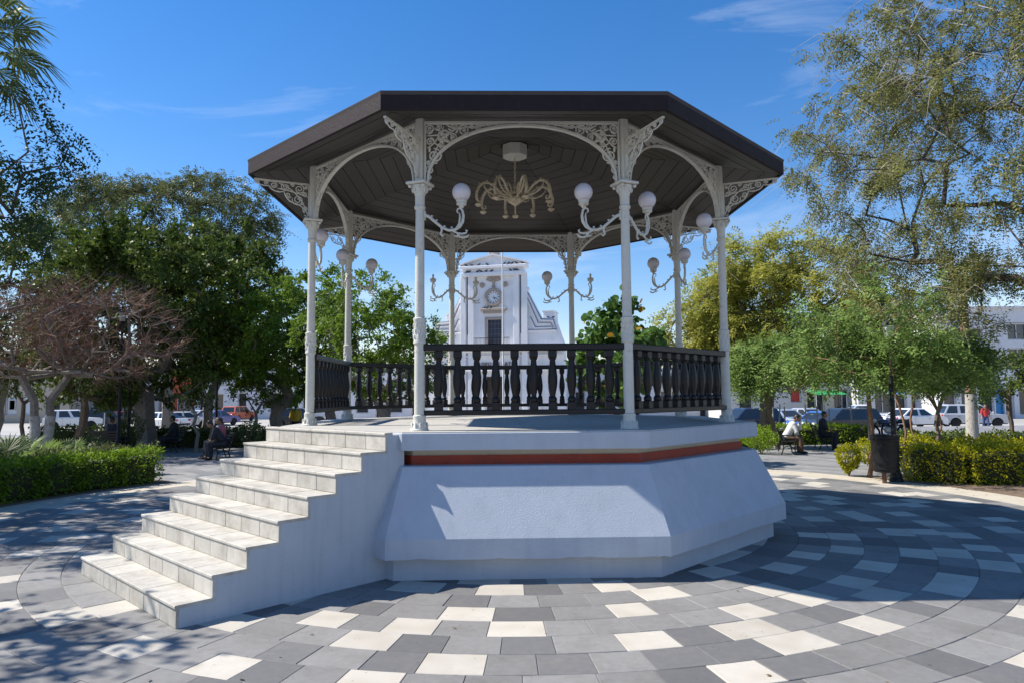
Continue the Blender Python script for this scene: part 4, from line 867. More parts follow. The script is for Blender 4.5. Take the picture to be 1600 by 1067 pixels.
for i, (px, h, l) in enumerate([(1208, 1.5, .02), (1216, 1.6, .12), (1228, 1.5, -.03), (1262, 1.6, -.05), (1278, 1.5, .02), (1287, 1.55, .0), (1298, 1.4, .0), (1334, 1.7, -.06)]): stake(px, 29.5+(i % 3)*.4, 'whitewashed thin post in the row beyond the benches', h, l)
t = tag(MB().tube([(0, 0, -.56), (0, 0, 6), (0, 0, 12.5)], [.065, .055, .04], 12).build('flagpole', mat('white_pole', (.68, .68, .68), .4, .05), None, True), 'white flagpole standing in front of the museum facade', 'flagpole'); t.location = P3(786, 41, 0)

# ------------------------------------------------------------------ benches and people
def bench(loc, rz, lab):
    t = thing('park_bench', lab, 'bench', loc, rz, 'black iron park benches')
    for i in range(5): m = MB(); m.box((0, -.18+i*.09, .44), (1.5, .075, .025), None, .005); m.build('seat_slat', black_iron, t)
    for i in range(4): m = MB(); m.box((0, .24+i*.035, .55+i*.1), (1.5, .022, .075), Matrix.Rotation(R(-18), 3, 'X'), .004); m.build('back_slat', black_iron, t)
    for sx in (-.68, .68):
        m = MB(); m.tube([(sx, -.22, 0), (sx, -.18, .22), (sx, -.22, .43), (sx, -.2, .62), (sx, .1, .66), (sx, .28, .62)], .022, 6); m.tube([(sx, .24, 0), (sx, .16, .25), (sx, .22, .45), (sx, .36, .92)], .022, 6); m.tube([(sx, -.18, .22), (sx, 0, .3), (sx, .16, .25)], .016, 6); m.build('end_frame', black_iron, t, True)
    return t
def capsules(segs, grow_=0.0):
    mb = MB()
    for a, b, ra, rb in segs:
        a, b = Vector(a), Vector(b); ra += grow_; rb += grow_; mb.tube([a, a.lerp(b, .5), b], [ra, (ra+rb)/2, rb], 10); mb.ell(a, (ra,)*3, 10, 8); mb.ell(b, (rb,)*3, 10, 8)
    return mb
def fuse(mb, voxel, matl, name, parent):
    me0 = mb.mesh('tmp'); ob = bpy.data.objects.new('tmp', me0); COL.objects.link(ob); md = ob.modifiers.new('r', 'REMESH'); md.mode = 'VOXEL'; md.voxel_size = voxel
    sm = ob.modifiers.new('s', 'SMOOTH'); sm.factor = .5; sm.iterations = 3
    me = bpy.data.meshes.new_from_object(ob.evaluated_get(bpy.context.evaluated_depsgraph_get())); bpy.data.objects.remove(ob); bpy.data.meshes.remove(me0)
    me.materials.clear(); me.materials.append(matl); me.polygons.foreach_set('use_smooth', [True]*len(me.polygons)); return link(name, me, parent)
SKIN = mat('skin', (.26, .145, .09), .5, .05); HAIR = mat('dark_hair', (.015, .011, .009), .5, .2, 40)
def person(loc, rz, lab, pose, shirt, trous, seed=0, group=None, hat=False):
    rs = random.Random(seed); t = thing('person', lab, 'person', loc, rz, group); sit = pose != 'walk'
    V_ = Vector
    if sit:
        ln = {'read': .30, 'lean': .36, 'sit': .06}[pose]; pel = V_((0, .05, .52)); ch = V_((0, .05-ln*.85, 1.0-ln*.15)); nk = V_((0, .05-ln*1.05, 1.14-ln*.22)); hd = nk+V_((0, -.05-ln*.15, .15-ln*.05))
        legs = [(V_((s*.09, .02, .52)), V_((s*.13, -.42, .53)), V_((s*.13+.02*s, -.40+rs.uniform(-.06, .04), .09))) for s in (-1, 1)]
    else:
        pel = V_((0, 0, .93)); ch = V_((0, -.01, 1.32)); nk = V_((0, -.01, 1.47)); hd = V_((0, -.03, 1.62)); legs = [(V_((s*.09, 0, .90)), V_((s*.10, -.10*s-.03, .49)), V_((s*.10, .02 if s < 0 else -.06, .09))) for s in (-1, 1)]
        legs[0] = (legs[0][0], V_((-.10, .02, .49)), V_((-.10, .20, .12))); legs[1] = (legs[1][0], V_((.10, -.14, .50)), V_((.10, -.22, .08)))
    up = (ch-pel).normalized(); segs = []
    torso = [(pel, pel.lerp(ch, .5), .135, .125), (pel.lerp(ch, .5), ch, .125, .14)]; torso += [(pel+V_((s*.06, 0, 0)), ch+V_((s*.08, 0, -.02)), .10, .105) for s in (-1, 1)]; sh = [ch+up*.07+V_((s*.185, .01, 0)) for s in (-1, 1)]; torso += [(ch+up*.05, sh[0], .09, .065), (ch+up*.05, sh[1], .09, .065)]
    arms = []; hands = []
    for i, s in enumerate((-1, 1)):
        S = sh[i]
        if pose == 'walk': E = S+V_((s*.06, .06*s, -.28)); W = E+V_((s*.01, -.12, -.22))
        elif pose == 'read' and s == 1: E = S+V_((-.01, -.22, -.16)); W = hd+V_((.06, -.10, -.08))
        else: E = S+V_((s*.05, -.08, -.27)); W = V_((s*.08, -.28, .66))
        arms.append((S, E, W)); f = (W-E).normalized(); side = f.cross(V_((0, 0, 1))).normalized() if abs(f.z) < .95 else V_((1, 0, 0)); hands.append((W, f, side))
    segs += [(a, b, r1, r2) for a, b, r1, r2 in torso]
    for a, b, c in legs: segs += [(a, b, .085, .06), (b, c, .058, .040), (c, c+V_((0, -.13, -.045)), .042, .035)]
    for a, b, c in arms: segs += [(a, b, .052, .042), (b, c, .040, .028)]
    for W, f, s_ in hands:
        pc = W+f*.075; segs += [(W, pc, .026, .034)]
        for k in range(4):
            o = s_*(k-1.5)*.023; l = (.07, .08, .075, .058)[k]; dn = V_((0, 0, -.35)); m1 = pc+o+f*.02+f*l*.5; segs += [(pc+o*.8, m1, .011, .010), (m1, m1+(f+dn).normalized()*l*.5, .010, .008)]
        th = W+f*.03+s_*.035; segs += [(W+f*.02, th, .014, .012), (th, th+(f+s_*.35).normalized()*.055, .012, .009)]
    segs += [(nk-up*.06, nk+V_((0, -.01, .06)), .055, .052)]
    bodym = capsules(segs); tilt = Matrix.Rotation(R(32 if pose in ('read', 'lean') else 4), 3, 'X')
    bodym.ell(hd, (.078, .098, .118), 16, 12, tilt); bodym.ell(hd+tilt@V_((0, -.035, -.075)), (.052, .055, .045), 10, 8); bodym.ell(hd+tilt@V_((0, -.10, -.015)), (.014, .022, .024), 8, 6)
    for s in (-1, 1): bodym.ell(hd+tilt@V_((s*.08, .01, -.01)), (.012, .022, .034), 8, 6)
    bodym.ell(hd+tilt@V_((0, -.093, -.058)), (.026, .012, .009), 8, 6)
    fuse(bodym, .011, SKIN, 'body', t)
    fuse(capsules(torso+[(a, b, .056, .05) for a, b, c in arms]+[(b, b.lerp(c, .8 if pose == 'read' else .25), .05, .042) for a, b, c in arms], .016), .017, shirt, 'shirt', t)
    fuse(capsules([(pel-up*.02, pel+up*.05, .135, .13)]+[s for a, b, c in legs for s in ((a, b, .092, .070), (b, b.lerp(c, .93), .070, .056))], .014), .017, trous, 'trousers', t)
    hm = MB(); hm.ell(hd+tilt@V_((0, .022, .03)), (.088, .098, .105), 14, 10, tilt); hm.ell(hd+tilt@V_((0, .06, -.02)), (.075, .06, .07), 12, 8, tilt); fuse(hm, .014, HAIR, 'hair', t)
    for s in (-1, 1): m = MB(); m.ell(hd+tilt@V_((s*.03, -.088, .012)), (.011, .008, .007), 8, 6); m.build('eye', HAIR, t, True)
    for a, b, c in legs: m = MB(); m.ell(c+V_((0, -.07, -.045)), (.05, .135, .045), 12, 8); m.build('shoe', black_iron, t, True)
    return t
cl = lambda n, c: mat(n, c, .85, .15, 12, .2, 60)
DARK = cl('dark_cloth', (.02, .022, .03)); GREYSH = cl('pale_grey_cloth', (.55, .55, .54)); BROWN = cl('brown_cloth', (.11, .065, .04)); REDC = cl('red_cloth', (.42, .03, .03)); JEAN = cl('jeans', (.03, .06, .16)); PINK = cl('pink_cloth', (.40, .12, .15)); BLUEG = cl('blue_grey_cloth', (.20, .26, .33)); YEL = cl('yellow_cloth', (.55, .36, .04)); NAVY = cl('navy_cloth', (.025, .03, .05))
b = P3(1229, 24.0, 0); bench(b, R(72), 'black iron bench under the man in pale shirt'); person(b, R(72), 'person in pale long sleeved shirt and brown trousers leaning over a paper on a bench', 'read', GREYSH, BROWN, 1)
q = MB(); q.add([(-.14, -.10, 0), (.14, -.10, .02), (.14, .10, .03), (-.14, .10, .01), (-.14, -.10, .006), (.14, -.10, .026), (.14, .10, .036), (-.14, .10, .016)], [(0, 1, 2, 3), (7, 6, 5, 4), (0, 4, 5, 1), (1, 5, 6, 2), (2, 6, 7, 3), (3, 7, 4, 0)])
q = tag(q.build('newspaper', mat('newsprint', (.6, .6, .58), .8, .15, 30)), 'folded pale paper on the knees of the man in pale shirt', 'newspaper'); q.matrix_world = Matrix.Translation(Vector(b)) @ Matrix.Rotation(R(72), 4, 'Z') @ Matrix.Translation((-.02, -.33, .625)) @ Matrix.Rotation(R(-12), 4, 'X')
b = P3(1287, 25.6, 0); bench(b, R(72), 'black iron bench under the dark clothed person by the square hedge'); person(b, R(72), 'person in dark clothes seated on the bench before the square ended hedge', 'sit', DARK, DARK, 2)
b = P3(352, 24.3, 0); bench(b, R(-62), 'black iron bench with three people beside the stairs')
for i, (o, lab, ps, s_, tr) in enumerate([(-.48, 'person in blue grey shirt seated at the stair end of the shaded bench', 'sit', BLUEG, NAVY), (.02, 'person in pink top seated in the middle of the shaded bench', 'sit', PINK, DARK), (.5, 'person in dark clothes bending forward on the shaded bench', 'lean', DARK, DARK)]):
    a = R(-62); person((b[0]+math.cos(a)*o, b[1]+math.sin(a)*o, 0), a, lab, ps, s_, tr, 3+i)
b = P3(280, 27.4, 0); bench(b, R(-75), 'black iron bench near the thick grey trunk'); person(b, R(-75), 'person in dark clothes seated upright alone near the thick grey trunk', 'sit', DARK, DARK, 7)
b = P3(184, 26.5, .0); bench(b, R(160), 'black iron bench behind the left hedge and lamp post'); person(b, R(160), 'person in navy shirt seated with back turned behind the lamp post', 'sit', NAVY, DARK, 8)
person(P3(465, 34, 0), R(200), 'person in yellow shirt standing behind the stair-side column', 'walk', YEL, DARK, 9)
person(P3(1547, 47, -.55), R(-20), 'person in red shirt and blue jeans walking past the silver car', 'walk', REDC, JEAN, 10)
q = tag(MB().box((0, 0, 0), (.10, .012, .16), None, .004).build('folder', GREYSH), 'small pale folder in the hand of the person in red', 'folder'); q.location = Vector(P3(1547, 47, -.55))+Vector((.28, -.12, .80))

# ------------------------------------------------------------------ vehicles
GLASS = mat('car_glass', (.02, .025, .03), .08, .05, spec=.8); TYRE = mat('tyre', (.012, .012, .012), .85, .1); RIM = mat('alloy_rim', (.45, .46, .47), .3, .05, metal=.8); LAMPW = mat('headlamp', (.65, .67, .7), .15, .05); LAMPR = mat('tail_lamp', (.4, .02, .015), .2, .05); TRIM = mat('black_trim', (.02, .02, .021), .6, .1)
def wheel_meshes(r):
    ty = MB(); ty.lathe([(r*.62,-.10),(r*.94,-.105),(r,-.07),(r,.07),(r*.94,.105),(r*.62,.10)], 22, M=Matrix.Rotation(R(90), 3, 'X')); ri = MB(); ri.lathe([(r*.63,-.09),(r*.60,-.06),(r*.2,-.075),(.03,-.085),(.03,.085),(r*.2,.075),(r*.60,.06),(r*.63,.09)], 18, M=Matrix.Rotation(R(90), 3, 'X'))
    for i in range(5):
        a = 2*math.pi*i/5
        for sy in (-.085, .085): ri.box((r*.38*math.cos(a), sy, r*.38*math.sin(a)), (r*.5, .02, r*.14), Matrix.Rotation(-a, 3, 'Y'))
    return ty.mesh('tyre', [TYRE], True), ri.mesh('rim', [RIM])
WH = wheel_meshes(.33)
def car(kind, colr, loc, rz, lab, nm):
    t = thing({'suv': 'parked_suv', 'sedan': 'parked_car', 'pickup': 'parked_pickup'}[kind], lab, {'suv': 'suv', 'sedan': 'car', 'pickup': 'pickup'}[kind], loc, rz, 'vehicles parked along the street'); paint = mat('paint_'+nm, colr, .3, .03, 3, coat=.7, metal=.15)
    H, L, W = {'suv': (1.68, 4.5, 1.84), 'sedan': (1.46, 4.5, 1.78), 'pickup': (1.72, 5.2, 1.86)}[kind]
    wb = L*.3; belt = {'suv': 1.02, 'sedan': .92, 'pickup': 1.05}[kind]; hood = belt-.08; lo = .30 if kind != 'sedan' else .24
    def arch(cx): return [(cx+.40*math.cos(a), .33+.40*math.sin(a)) for a in [math.pi*i/8 for i in range(9)]]
    prof = [(L/2-.02, lo+.05), (L/2, .55), (L/2-.06, hood-.12), (L/2-.25, hood), (L*.24, belt-.01), (L*.1, belt), (-L*.38, belt+.02), (-L/2+.06, belt-.02), (-L/2, .62), (-L/2+.04, lo+.05)]
    bot = [(-L/2+.06, lo)]+[p for p in reversed([(x, z) for x, z in arch(-wb-.05)])]+[(x, z) for x, z in reversed(arch(wb+.02))]+[(L/2-.06, lo)]
    loop = prof+bot; cx = 0; m = MB(); rings = []
    for y, s in ((-W/2+.05, .965), (-W/2, 1.0), (-W/2+.0, 1.0), (W/2, 1.0), (W/2-.05, .965)):
        pass
    for y, ins in ((-W/2+.03, .04), (-W/2, 0.0), (W/2, 0.0), (W/2-.03, .04)):
        rings.append([Vector((x*(1-ins*.25), y if True else 0, z-(ins*.5 if z > .7 else 0))) for x, z in loop])
    rings[0] = [Vector((p.x, -W/2+.0-(-.0)+.0, p.z)) for p in rings[0]]; rings[0] = [Vector((p.x*.999, -W/2+.02, p.z)) for p in rings[1]]; rings = [[Vector((x*.992, -W/2+.035, z-.02 if z > belt-.2 else z)) for x, z in loop][:], [Vector((x, -W/2, min(z, belt-.06))) for x, z in loop], [Vector((x, -W/2+.07, z)) for x, z in loop], [Vector((x, W/2-.07, z)) for x, z in loop], [Vector((x, W/2, min(z, belt-.06))) for x, z in loop]]
    m.loft(rings[1:], True); m.build('body', paint, t)
    m = MB(); m.box((0, 0, .36), (L*.93, W*.86, .22)); m.build('underbody', TRIM, t)
    # cabin
    if kind == 'suv': rf_, rr, wf, wr_ = L*.10, -L*.40, L*.26, -L*.475
    elif kind == 'sedan': rf_, rr, wf, wr_ = L*.06, -L*.22, L*.22, -L*.40
    else: rf_, rr, wf, wr_ = L*.06, -L*.10, L*.20, -L*.14
    yb, yt = W/2-.05, W/2-.20; zb, zt = belt-.01, H
    m = MB(); A = [Vector((wf, -yb, zb)), Vector((wf, yb, zb)), Vector((wr_, yb, zb)), Vector((wr_, -yb, zb))]; B = [Vector((rf_, -yt, zt-.06)), Vector((rf_, yt, zt-.06)), Vector((rr, yt, zt-.06)), Vector((rr, -yt, zt-.06))]; Cc = [Vector((rf_-.12, -yt+.1, zt)), Vector((rf_-.12, yt-.1, zt)), Vector((rr+.1, yt-.1, zt)), Vector((rr+.1, -yt+.1, zt))]
    m.loft([A, B, Cc]); m.build('cabin', paint, t)
    def pane(nm_, q, off):
        c_ = sum(q, Vector())/4; n_ = (q[1]-q[0]).cross(q[3]-q[0]).normalized(); n_ = n_ if n_.dot(off) > 0 else -n_; qq = [c_+(p-c_)*.86+n_*.006 for p in q]; k = MB(); k.loft([[p-n_*.01 for p in qq], qq]); return k.build(nm_, GLASS, t)
    pane('windscreen', [A[0], A[1], B[1], B[0]], Vector((1, 0, .3))); pane('rear_window', [A[2], A[3], B[3], B[2]], Vector((-1, 0, .3)))
    for s, (a0, a1, b0, b1) in ((-1, (A[0], A[3], B[0], B[3])), (1, (A[1], A[2], B[1], B[2]))):
        cuts = (0, .46, .98) if kind == 'sedan' else ((0, .36, .70, 1) if kind == 'suv' else (0, 1))
        for u0, u1 in zip(cuts[:-1], cuts[1:]): pane('side_window', [a0.lerp(a1, u0+.015), a0.lerp(a1, u1-.015), b0.lerp(b1, u1-.015), b0.lerp(b1, u0+.015)], Vector((0, s, .2)))
    if kind == 'pickup': m = MB(); m.box((-L*.32, 0, belt+.012), (L*.31, W*.78, .02)); m.build('load_bed', TRIM, t)
    for s in (-1, 1):
        m = MB(); m.box((L/2-.07, s*W*.36, hood-.17), (.16, .36, .15), None, .03); m.build('headlight', LAMPW, t); m = MB(); m.box((-L/2+.06, s*W*.39, belt-.16), (.14, .26, .2), None, .03); m.build('tail_light', LAMPR, t)
        m = MB(); m.box((wf-.1, s*(W/2+.06), belt+.08), (.1, .16, .12), None, .03); m.build('mirror', paint, t)
        for x0 in ((.12, -.26) if kind != 'pickup' else (.02,)):
            m = MB(); m.box((x0*L, s*(W/2-.004), belt-.18), (.16, .03, .03), None, .008); m.build('door_handle', TRIM, t); m = MB(); m.box((x0*L+.42, s*(W/2-.0005), .66), (.012, .006, .60)); m.build('door_gap', TRIM, t)
        for x in (wb+.02, -wb-.05): w_ = link('wheel', WH[0], t, Matrix.Translation((x, s*(W/2-.12), .33))); link('rim', WH[1], w_)
    m = MB(); m.box((L/2-.005, 0, hood-.22), (.03, W*.42, .14), None, .01); m.build('grille', TRIM, t); m = MB(); m.box((L/2-.0, 0, .42), (.06, W*.88, .16), None, .02); m.box((-L/2+.0, 0, .42), (.06, W*.88, .16), None, .02); m.build('bumper', TRIM, t)
    m = MB(); m.box((-L/2-.035, 0, .62), (.012, .42, .13)); m.build('number_plate', LAMPW, t)
SZ = -.55
CARS = [('suv', (.72, .72, .73), 128, 62, 25, 'white suv parked beyond the bare twiggy tree', 'white'), ('suv', (.03, .035, .05), 176, 64, 20, 'dark blue suv parked next to the white suv', 'navy'), ('sedan', (.30, .03, .03), 212, 66, 12, 'dark red car parked behind the thick grey trunk', 'maroon'),
 ('sedan', (.72, .72, .73), 262, 60, 160, 'white car parked right of the thick grey trunk', 'white'), ('sedan', (.60, .58, .53), 296, 61, 35, 'beige white sedan showing red tail lamps near the white car', 'cream'), ('sedan', (.42, .44, .47), 326, 68, 60, 'grey car beyond the slim forked sapling', 'silver'), ('sedan', (.10, .10, .26), 344, 66, 70, 'violet blue car beyond the lamp post', 'violet'), ('suv', (.48, .10, .03), 377, 78, 80, 'orange red car behind the pale slim trunk', 'orange'), ('suv', (.03, .03, .035), 470, 60, 10, 'black suv behind the person in yellow', 'black'),
 ('suv', (.015, .02, .05), 1166, 45, 190, 'dark navy suv behind the stout brown trunk', 'deepnavy'), ('sedan', (.36, .42, .52), 1228, 50, -75, 'pale blue grey car facing the plaza beyond the reading man', 'bluegrey'), ('sedan', (.42, .44, .47), 1264, 53, -70, 'grey sedan parked beside the pale blue grey car', 'silver'), ('sedan', (.05, .14, .42), 1282, 44, 200, 'bright blue car beyond the whitewashed posts', 'blue'), ('pickup', (.72, .72, .73), 1345, 52, 165, 'white pickup behind the feathery trees', 'white'), ('suv', (.02, .02, .024), 1318, 42, 185, 'black suv in shade beside the blue car', 'black'), ('sedan', (.70, .70, .71), 1432, 50, 15, 'white sedan parked beside the silver suv', 'white'), ('suv', (.46, .47, .49), 1524, 51, -12, 'silver suv behind the palm trunk and person in red', 'silver')]
for k, c_, px, d, a, lab, nm in CARS: car(k, c_, P3(px, d, SZ), R(a), lab, nm)
def motorcycle(px, d, rz, lab):
    t = thing('motorcycle', lab, 'motorcycle', P3(px, d, 0), rz, 'motorcycles by the bin'); 
    for x in (-.62, .66):
        m = MB(); m.tube([Vector((x+.29*math.cos(a), 0, .31+.29*math.sin(a))) for a in [2*math.pi*i/20 for i in range(21)]], .045, 8); w_ = m.build('wheel', TYRE, t, True); m = MB()
        for i in range(10): a = math.pi*2*i/10; m.tube([(x, 0, .31), (x+.27*math.cos(a), 0, .31+.27*math.sin(a))], .005, 3)
        m.lathe([(.05, -.06), (.05, .06)], 10, c=(x, 0, .31), M=Matrix.Rotation(R(90), 3, 'X')); m.build('spokes', RIM, w_)
    m = MB(); m.tube([(-.62, 0, .31), (-.25, 0, .42), (.1, 0, .36), (.35, 0, .62), (.42, 0, .85)], .025, 6); m.tube([(-.55, 0, .68), (-.1, 0, .62), (.35, 0, .80)], .022, 6); m.tube([(.66, .06, .31), (.45, .06, .92)], .02, 6); m.tube([(.66, -.06, .31), (.45, -.06, .92)], .02, 6); m.build('frame', TRIM, t, True)
    m = MB(); m.ell((.16, 0, .78), (.26, .13, .12), 14, 8); m.build('tank', mat('tank_paint', (.03, .05, .12), .25, .05, coat=.6), t, True); m = MB(); m.ell((-.32, 0, .77), (.36, .12, .06), 14, 8); m.build('seat', TRIM, t, True)
    m = MB(); m.box((.02, 0, .44), (.3, .24, .26), None, .05); m.build('engine', RIM, t); m = MB(); m.tube([(.1, .14, .3), (-.3, .15, .3), (-.75, .16, .38)], .04, 8); m.build('exhaust', RIM, t, True)
    m = MB(); m.tube([(.36, .34, 1.0), (.43, .15, .96), (.43, -.15, .96), (.36, -.34, 1.0)], .014, 6); m.build('handlebar', TRIM, t, True); m = MB(); m.ell((.54, 0, .84), (.08, .09, .09), 12, 8); m.build('headlight', LAMPW, t, True)
    m = MB(); m.tube([Vector((.66+.35*math.cos(a), 0, .31+.35*math.sin(a))) for a in [R(40+i*12) for i in range(9)]], .03, 5); m.tube([Vector((-.62+.35*math.cos(a), 0, .31+.35*math.sin(a))) for a in [R(60+i*12) for i in range(9)]], .03, 5); m.build('mudguard', TRIM, t, True)
motorcycle(1391, 30, R(170), 'black motorcycle parked behind the bin beside the lamp post')
motorcycle(1404, 32, R(200), 'second motorcycle half hidden behind the first')
# dry leaves blown over the paving
rngl = np.random.default_rng(12); nl = 260; aa = rngl.uniform(0, 2*math.pi, nl); rl_ = 4.3+6.2*np.sqrt(rngl.uniform(0, 1, nl)); Pl = np.stack([rl_*np.cos(aa), rl_*np.sin(aa), np.full(nl, .006)], 1); Pl = Pl[~((Pl[:, 0]+Pl[:, 1] < -3.0) & (np.abs(Pl[:, 0]-Pl[:, 1]) < 2.4))]
Dl = np.stack([rngl.normal(size=len(Pl)), rngl.normal(size=len(Pl)), np.full(len(Pl), .12)], 1); vl, fl_ = leaf_quads(Pl, Dl, rngl.uniform(.03, .065, len(Pl)), rngl.uniform(.015, .03, len(Pl)), up=3.0, rng=rngl); vl[:, 2] = np.maximum(vl[:, 2], .004)
o = link('fallen_leaves', raw_mesh('fl', vl, fl_, leafmat('dry_leaf', (.10, .06, .02), (.25, .17, .05), .1))); o['kind'] = 'stuff'; o['label'] = 'small dry leaves scattered over the ring paving'; o['category'] = 'leaves'
# ------------------------------------------------------------------ buildings
def wall_holes(mb, x0, x1, z0, z1, y, th, holes):
    """wall slab with real openings"""
    xs = sorted({x0, x1, *[h[0] for h in holes], *[h[1] for h in holes]}); zs = sorted({z0, z1, *[h[2] for h in holes], *[h[3] for h in holes]})
    xs = [x for x in xs if x0 <= x <= x1]; zs = [z for z in zs if z0 <= z <= z1]
    for a, b in zip(xs[:-1], xs[1:]):
        run = None
        for c, d in zip(zs[:-1], zs[1:]):
            mx_, mz = (a+b)/2, (c+d)/2; hole = any(h[0] < mx_ < h[1] and h[2] < mz < h[3] for h in holes)
            if not hole: run = (run[0], d) if run else (c, d)
            if (hole or d == zs[-1]) and run: mb.box(((a+b)/2, y+th/2, (run[0]+run[1])/2), (b-a, th, run[1]-run[0])); run = None
    return mb
WGL = mat('window_glass', (.03, .038, .05), .1, .2, 1.5, spec=.8); WFR = mat('window_frame', (.5, .5, .5), .5, .08)
mw = mat('museum_white', (.84, .82, .82), .8, .05, 1.2, .1, 20, col2=(.66, .64, .62), c2scale=.5, c2lo=.5, c2hi=.8, streak=.10); ms_ = mat('museum_stone', (.40, .33, .28), .85, .12, 4, .3, 20); mg = mat('museum_dark_line', (.16, .17, .21), .8, .1)
D_M = 62.0; KM = D_M/1077; BX = spot(772, D_M).x; BY = spot(772, D_M).y; GZ = -.55
def MX(px): return (px-772)*KM
def MZ(py): return zat(772, py, D_M)-GZ
mus = thing('museum', 'white museum with clock tower facade, scrolled shoulders and eagle relief', 'building', (BX, BY, GZ), R(-14))
hol = [(MX(761), MX(784), MZ(543), MZ(499)), (MX(759), MX(787), 0, MZ(588))]
m = MB(); wall_holes(m, MX(723), MX(822), 0, MZ(431), 0, .5, hol); m.box((0, 1.0, MZ(431)/2), (MX(822)-MX(723)-.02, 1.0, MZ(431)-.02)); m.build('front_wall', mw, mus)
for s in (-1, 1):
    cxp = 772+s*43.0
    for off, wd in ((-6.5, 9), (6.5, 9)):
        m = MB(); m.box((MX(cxp+off), -.12, MZ(431)/2), (wd*KM, .25, MZ(431)), None, .02); m.build('pilaster', mw, mus)
    m = MB(); m.box((MX(cxp), -.02, (MZ(431)+MZ(522))/2), (1.6*KM, .03, MZ(431)-MZ(522))); m.build('dark_groove', mg, mus)
m = MB(); m.box((0, .1, (MZ(431)+MZ(425))/2), (MX(824)-MX(720), 1.1, MZ(425)-MZ(431)), None, .03); m.box((0, .1, MZ(421.5)), (MX(822)-MX(722), .8, MZ(419)-MZ(425))); m.box((0, .1, MZ(417)), (MX(826)-MX(718), 1.3, MZ(414.5)-MZ(419)), None, .03); m.build('cornice', mw, mus)
pt = [(MX(719), MZ(414.5)), (MX(825), MZ(414.5)), (MX(825), MZ(412.5)), (0, MZ(398.5)), (MX(719), MZ(412.5))]
m = MB(); m.loft([[Vector((x, -.25, z)) for x, z in pt], [Vector((x, .7, z)) for x, z in pt]]); m.build('pediment', mw, mus)
for s in (-1, 1):
    m = MB(); m.loft([[Vector((s*x, -.5, z)) for x, z in ((MX(827), MZ(413)), (MX(827), MZ(410.5)), (0, MZ(396)), (0, MZ(398.4)))], [Vector((s*x, .8, z)) for x, z in ((MX(827), MZ(413)), (MX(827), MZ(410.5)), (0, MZ(396)), (0, MZ(398.4)))]]); m.build('raking_cornice', mw, mus)
m = MB(); m.box((0, .2, MZ(394)), (16*KM, .6, 6*KM), None, .05); m.lathe([(.25, 0), (.4, .1), (.25, .3), (.1, .6), (.03, .9)], 10, c=(0, .2, MZ(392))); m.build('roof_ornament', ms_, mus)
# clock
m = MB(); M90 = Matrix.Rotation(R(90), 3, 'X'); cz = MZ(464.5)
m.lathe([(14.8*KM, -.0), (14.8*KM, .22), (13.4*KM, .30), (11.2*KM, .30), (10.2*KM, .16), (10.2*KM, .0)], 40, M=M90, c=(0, 0, cz)); ck = m.build('clock', ms_, mus, True)
m = MB(); m.lathe([(9.9*KM, .0), (9.9*KM, .13)], 36, M=M90, c=(0, -.02, cz)); m.build('clock_face', mat('clock_white', (.75, .75, .76), .5, .03), ck)
for i in range(12):
    a = R(30*i); m = MB(); m.box((8.0*KM*math.sin(a), -.165, cz+8.0*KM*math.cos(a)), (.06, .02, .17), Matrix.Rotation(a, 3, 'Y')); m.build('hour_mark', mg, ck)
for a, l, w_ in ((R(147), 4.6, .085), (R(114), 7.0, .055)): m = MB(); m.box((l*KM*.42*math.sin(a), -.18, cz+l*KM*.42*math.cos(a)), (w_, .02, l*KM), Matrix.Rotation(a, 3, 'Y')); m.build('clock_hand', mg, ck)
# eagle relief and two flanking reliefs
m = MB(); ez = MZ(440)
m.ell((0, -.06, ez), (.16, .14, .34), 12, 8); m.ell((.03, -.1, ez+.36), (.1, .1, .12), 10, 6); m.ell((.12, -.12, ez+.35), (.09, .05, .04), 8, 5)
for s in (-1, 1):
    for i in range(6): a = R(18+i*13); m.ell((s*(.16+.30*math.cos(a)), -.05, ez+.02+.36*math.sin(a)), (.32, .06, .06), 8, 5, Matrix.Rotation(-s*a, 3, 'Y'))
    m.ell((s*.09, -.05, ez-.38), (.06, .06, .14), 8, 5)
m.ell((0, -.05, ez-.42), (.2, .06, .07), 8, 5); m.build('eagle_relief', ms_, mus, True)
for s in (-1, 1):
    m = MB(); c_ = (s*18.6*KM, -.05, MZ(444.5)); m.box(c_, (.38, .14, .46), Matrix.Rotation(R(s*-35), 3, 'Y'), .05)
    for i in range(3): m.ell((c_[0]+(i-1)*.15, -.14, c_[2]+s*(i-1)*.1), (.1, .05, .1), 8, 5)
    m.build('side_relief', ms_, mus, True)
m = MB(); m.box((0, -.15, MZ(484)), (42*KM, .4, 4*KM), None, .04); m.box((0, -.08, MZ(488)), (34*KM, .25, 4*KM), None, .03); m.build('window_hood', ms_, mus)
m = MB(); m.box((MX(772.5), .32, MZ(521)), (23*KM, .1, 44*KM)); dr = m.build('balcony_door', mat('dark_door', (.035, .04, .06), .4, .2, 3), mus)
for px in (766.5, 772.5, 778.5): m = MB(); m.box((MX(px), .26, MZ(521)), (.5*KM, .04, 43*KM)); m.build('door_bar', mg, dr)
for py in (506, 514, 522, 530): m = MB(); m.box((MX(772.5), .25, MZ(py)), (22*KM, .04, .5*KM)); m.build('door_bar', mg, dr)
for x0, x1, z0, z1 in ((757.5, 761, 543, 497), (784, 787.5, 543, 497), (757.5, 787.5, 499, 495.5)): m = MB(); m.box((MX((x0+x1)/2), -.03, (MZ(z0)+MZ(z1))/2), ((x1-x0)*KM, .12, MZ(z1)-MZ(z0)), None, .01); m.build('door_surround', ms_, mus)
m = MB(); m.box((0, -.5, MZ(541.5)), (58*KM, 1.1, 3*KM), None, .03); bl_ = m.build('balcony', mw, mus)
